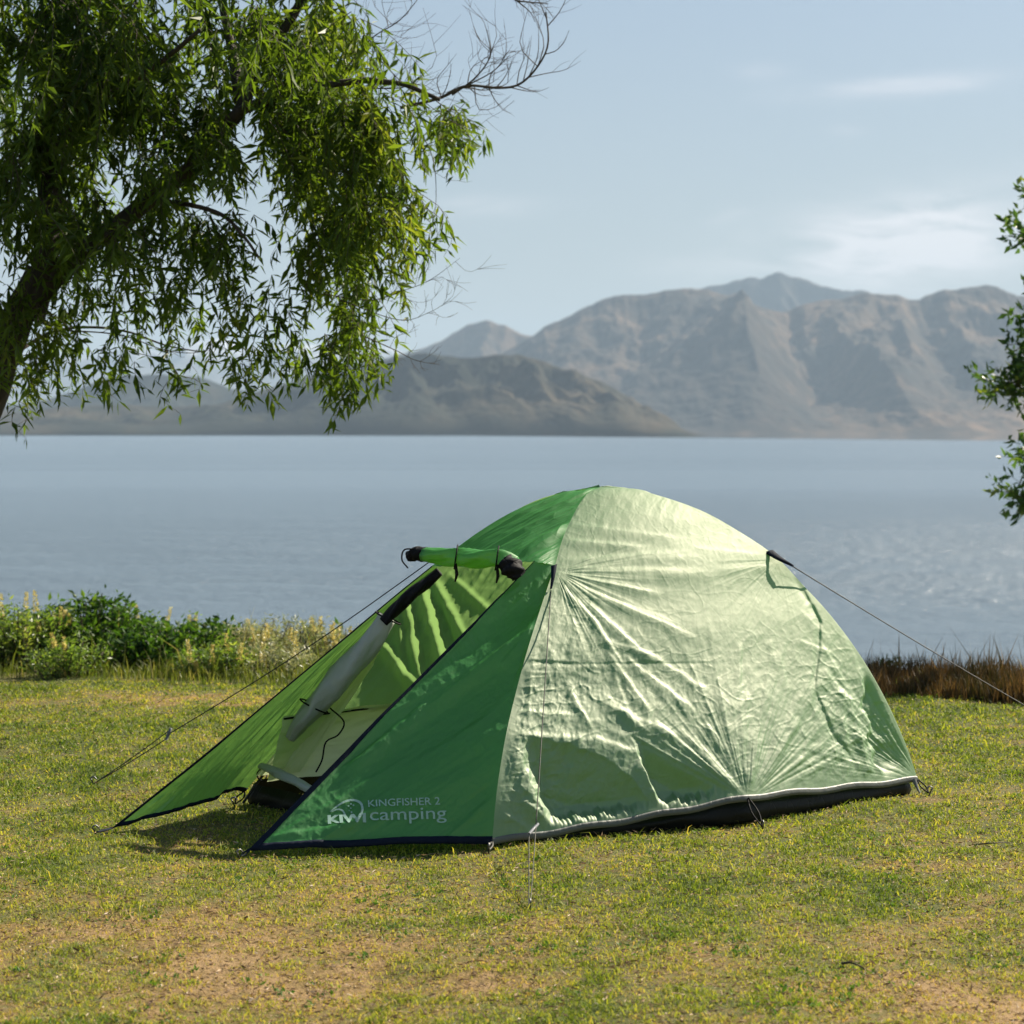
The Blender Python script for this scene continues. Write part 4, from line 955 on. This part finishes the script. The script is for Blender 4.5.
cl_ = [(RT(1006, 384), (.10, .2, .07), 12), (RT(1022, 356), (.13, .25, .10), 24), (RT(1045, 372), (.2, .3, .18), 50), (RT(1026, 458), (.05, .2, .03), 7), (RT(1018, 492), (.08, .2, .05), 10), (RT(1040, 494), (.12, .25, .08), 20),
       (RT(1030, 236), (.05, .2, .08), 10), (RT(1034, 205), (.05, .2, .05), 6), (RT(1060, 260), (.15, .3, .2), 40), (RT(1034, 290), (.05, .2, .03), 4), (RT(1040, 318), (.06, .2, .05), 8)]
for i in range(70):
    a_ = rng.uniform(0, 6.28); r_1 = rng.uniform(.3, 1.55); hgt_ = rng.uniform(.9, 4.6)
    x_ = rx_+.4+r_1*math.cos(a_)*(1.1-.12*hgt_)
    if CX+F*x_/YR < 1060: continue
    cl_.append((np.array([x_, YR+r_1*math.sin(a_), hgt_]), (.28, .28, .22), 24))
trunk_pts = [np.array([rx_, YR, rz_-.1]), np.array([rx_+.05, YR, .3]), np.array([rx_-.02, YR, 1.3]), np.array([rx_+.05, YR, 2.6]), np.array([rx_+.1, YR, 4.2])]
leaf_tree('lakeside_tree', 'small leafy tree at the right edge, its twigs reaching in over the water', (rx_, YR, rz_),
          [(trunk_pts, .11, .02)]+[([trunk_pts[2]+[0, 0, q], RT(1150, 400-130*q), RT(1060, 370-100*q), RT(x2, y2)], .03, .004) for q, x2, y2 in ((0, 1000, 388), (-.5, 1014, 494), (.7, 1028, 240), (.2, 1018, 345), (-.3, 1020, 455))]
          +[([trunk_pts[2]+[0, 0, .4], trunk_pts[2]+[.5, .4, 1.0], trunk_pts[2]+[1.0, .8, 1.3]], .04, .008), ([trunk_pts[2], trunk_pts[2]+[.4, -.6, .7], trunk_pts[2]+[.7, -1.0, 1.2]], .04, .008)],
          [(c0, r0_, int(n0*1.4)) for c0, r0_, n0 in cl_], .082, M['right_leaf'])

# ------------------------------------------------------------------ shrubs on the bank
def shrub(name, label, px, Yd, top_px, rad, kind, group, density=1.0):
    X_ = (px-CX)/F*Yd; z0 = float(ground_z(np.array(X_), np.array(Yd))); top = CH-(top_px-HOR)*Yd/F; H_ = top-z0
    r0 = empty(name, (X_, Yd, z0)); tag(r0, label, 'shrub' if kind != 'lupin' else 'lupin', group); bpy.context.view_layer.update()
    st = Tubes(); B_, D_, Ls, Rn, Wd = [], [], [], [], []
    rad *= 1.45; ns = int(52*density*max(.6, rad/.25)); tips = []
    for i in range(ns):
        a_ = rng.uniform(0, 6.28); rr = rad*math.sqrt(rng.uniform(0, 1)); hh = H_*rng.uniform(.5, 1.0)*(1-.30*(rr/rad)**2)
        p0 = np.array([X_+rr*.35*math.cos(a_), Yd+rr*.35*math.sin(a_), z0-.02]); p1 = np.array([X_+rr*math.cos(a_), Yd+rr*math.sin(a_), z0+hh])
        P_ = spline([p0, (p0+p1)/2+rng.normal(0, .03, 3), p1], 12); st.add(P_, np.linspace(.006, .0025, 12), 4, cap=False); tips.append(P_)
        m = int({'bush': 100, 'lupin': 95, 'silver': 150}[kind]*max(.5, hh/.6))
        s_ = rng.uniform(.12, 1, m)**.8; b_ = np.stack([np.interp(s_*11, np.arange(12), P_[:, c]) for c in range(3)], 1)+rng.normal(0, .028, (m, 3))
        dd = rng.normal(0, 1, (m, 3)); dd[:, 2] = np.abs(dd[:, 2])*.6+.1
        B_.append(b_); D_.append(dd); base_l = {'bush': .05, 'lupin': .038, 'silver': .034}[kind]
        Ls.append(rng.uniform(.6, 1.25, m)*base_l); Wd.append(Ls[-1]*{'bush': .5, 'lupin': .30, 'silver': .28}[kind])
        Rn.append(np.clip(rng.normal(.5, .2)+rng.normal(0, .15, m), 0, 1))
    st.build('stems', M['twig'], r0)['kind'] = 'stuff'
    leaves('foliage', np.concatenate(B_), np.concatenate(D_), np.concatenate(Ls), np.concatenate(Wd), np.concatenate(Rn), M[{'bush': 'bush_leaf', 'lupin': 'lupin_leaf', 'silver': 'silver_leaf'}[kind]], r0)['kind'] = 'stuff'
    if kind != 'bush':
        for i in range(int((8 if kind == 'lupin' else 8)*density)):
            P_ = tips[rng.integers(0, len(tips))]; b0 = P_[-1]+rng.normal(0, .02, 3)-[0, 0, rng.uniform(0, .12)]
            hl_ = rng.uniform(.08, .15); m = 90; s_ = rng.uniform(0, 1, m); a_ = rng.uniform(0, 6.28, m); rr = .015*(1-s_*.75)
            lean = rng.normal(0, .12, 2)
            c_ = b0+np.stack([lean[0]*s_*hl_+rr*.4*np.cos(a_), lean[1]*s_*hl_+rr*.4*np.sin(a_), s_*hl_], 1)
            leaves('flower_spike', c_, np.stack([np.cos(a_), np.sin(a_), .7+0*a_], 1), .010+rr*.8, .009+0*a_, np.clip(rng.normal(.5, .25, m), 0, 1), M['petal'], r0)
    return r0
G1 = 'shrubs along the far edge of the lawn'
SH = [('shrub', 'dark green rounded bush, the tallest on the bank left of the tent', 92, 14.3, 590, .26, 'bush', 1.5),
      ('shrub', 'smaller dark green bush on the right shoulder of the tallest bush', 128, 14.6, 604, .15, 'bush', 1.0),
      ('shrub', 'dark low bush in front of the bank lupins, right of the tallest bush', 158, 13.9, 622, .22, 'bush', 1.0),
      ('shrub', 'green bush with bright top in the middle of the left bank', 205, 14.2, 616, .20, 'bush', .9),
      ('shrub', 'small dark bush low under the silvery lupins', 232, 13.7, 648, .15, 'bush', .7),
      ('lupin_plant', 'yellow lupin at the very left edge of the photo', 12, 14.0, 603, .22, 'lupin', 1.6),
      ('lupin_plant', 'yellow lupin between the left edge and the tallest bush', 46, 14.1, 607, .18, 'lupin', 1.5),
      ('lupin_plant', 'short lupin clump in front of the tallest bush', 70, 13.5, 640, .18, 'lupin', .6),
      ('lupin_plant', 'pale lupin just right of the tallest bush', 150, 14.8, 610, .15, 'lupin', .8),
      ('lupin_plant', 'pale flowering lupin beside the bright topped bush', 186, 14.9, 612, .18, 'lupin', .9),
      ('lupin_plant', 'leafy lupin with drooping yellow spikes low on the bank', 215, 13.5, 640, .16, 'lupin', .9),
      ('silver_lupin', 'silvery green lupin with cream spikes, left one of the silvery clumps', 248, 14.2, 620, .20, 'silver', 1.3),
      ('silver_lupin', 'silvery green lupin with cream spikes, middle of the silvery clumps', 278, 14.4, 614, .20, 'silver', 1.3),
      ('silver_lupin', 'silvery green lupin nearest the tent guy line', 308, 14.6, 614, .18, 'silver', 1.0),
      ('silver_lupin', 'low silvery lupin at the foot of the silvery clumps', 270, 13.6, 650, .18, 'silver', 1.0),
      ('silver_lupin', 'silvery lupin partly behind the green porch of the tent', 338, 14.6, 624, .16, 'silver', .8),
      ('shrub', 'dark sprig bush behind the silvery clumps near the tent', 322, 14.9, 618, .12, 'bush', .5),
      ('lupin_plant', 'lupin at the far left beyond the frame edge', -40, 14.1, 600, .25, 'lupin', 1.2),
      ('shrub', 'tiny green shrub poking above the rusty sedge right of the tent', 884, 14.0, 656, .07, 'bush', .35)]
for nm, lb, px_, yd_, tp_, rd_, kd_, dn_ in SH:
    shrub(nm, lb, px_, yd_, tp_, rd_, kd_, G1, dn_)
# tall grass verge
n = 46000
x_ = rng.uniform(-4.6, 4.8, n); d_ = rng.uniform(.05, 1, n)**.8*2.6+.08; y_ = edge_y(x_)+d_
side = sm(1.0, 2.0, x_)
hh = (.06+.10*sm(.1, 1.4, d_))*rng.uniform(.6, 1.35, n)*(1-side*.5)*np.where(rng.uniform(0, 1, n) < .04, 2.2, 1)
kp = rng.uniform(0, 1, n) < (1-.85*side); x_, y_, d_, hh = x_[kp], y_[kp], d_[kp], hh[kp]; n = len(x_)
o = blades('tall_grass', np.stack([x_, y_, ground_z(x_, y_)-.01], 1), hh, rng.uniform(.004, .009, n), rng.uniform(0, 6.28, n), rng.uniform(.05, .7, n), np.clip(.30+.12*d_+rng.normal(0, .2, n)+.25*fbm(x_*2, y_*2, 2), 0, 1), M['tall_grass'])
tag(o, 'uncut green and straw coloured grass along the edge of the lawn', kind='stuff')
n = 30000
x_ = rng.uniform(1.35, 5.2, n); d_ = rng.uniform(0, 1, n)*1.6+.2; y_ = edge_y(x_)+d_
hh = (.15+.09*fbm(x_*3.2, d_*2, 3)+.04*sm(2.2, 2.8, x_))*np.where(rng.uniform(0, 1, n) < .03, 1.6, 1)*rng.uniform(.55, 1.2, n)*(.75+.25*sm(.5, 1.2, d_))
o = blades('rusty_sedge', np.stack([x_, y_, ground_z(x_, y_)-.01], 1), hh, rng.uniform(.005, .011, n), rng.uniform(0, 6.28, n), rng.uniform(.02, .45, n), np.clip(.45+rng.normal(0, .2, n)+.35*fbm(x_*3+5, y_*1.5, 2)-.1*sm(1.9, 2.6, x_), 0, 1), M['rust'])
tag(o, 'band of rusty brown sedge at the lawn edge right of the tent', kind='stuff')
# dry stalks and sticks lying on the grass
def stalk(label, pts, r, mat):
    P_ = [np.array([(x-CX)/F*y, y, gz((x-CX)/F*y, y)+z]) for x, y, z in pts]
    o = tube('fallen_twig', spline(P_, 14), np.linspace(r, r*.4, 14), mat, None, 5); tag(o, label, 'twig', 'twigs lying on the lawn')
stalk('pale dry stalk standing in the shadow between the porch tips', [(270, 8.0, .0), (278, 7.95, .03), (274, 7.9, .055)], .004, simple('dry_stalk', (.35, .26, .16), .8))
stalk('short dark stick lying on the grass at the lower right', [(842, 6.12, .012), (852, 6.08, .022), (864, 6.05, .014)], .004, M['bark'])
stalk('thin brown stalk on the dry patch right of the tent', [(975, 7.9, .01), (992, 7.85, .02), (1012, 7.9, .012)], .003, M['twig'])
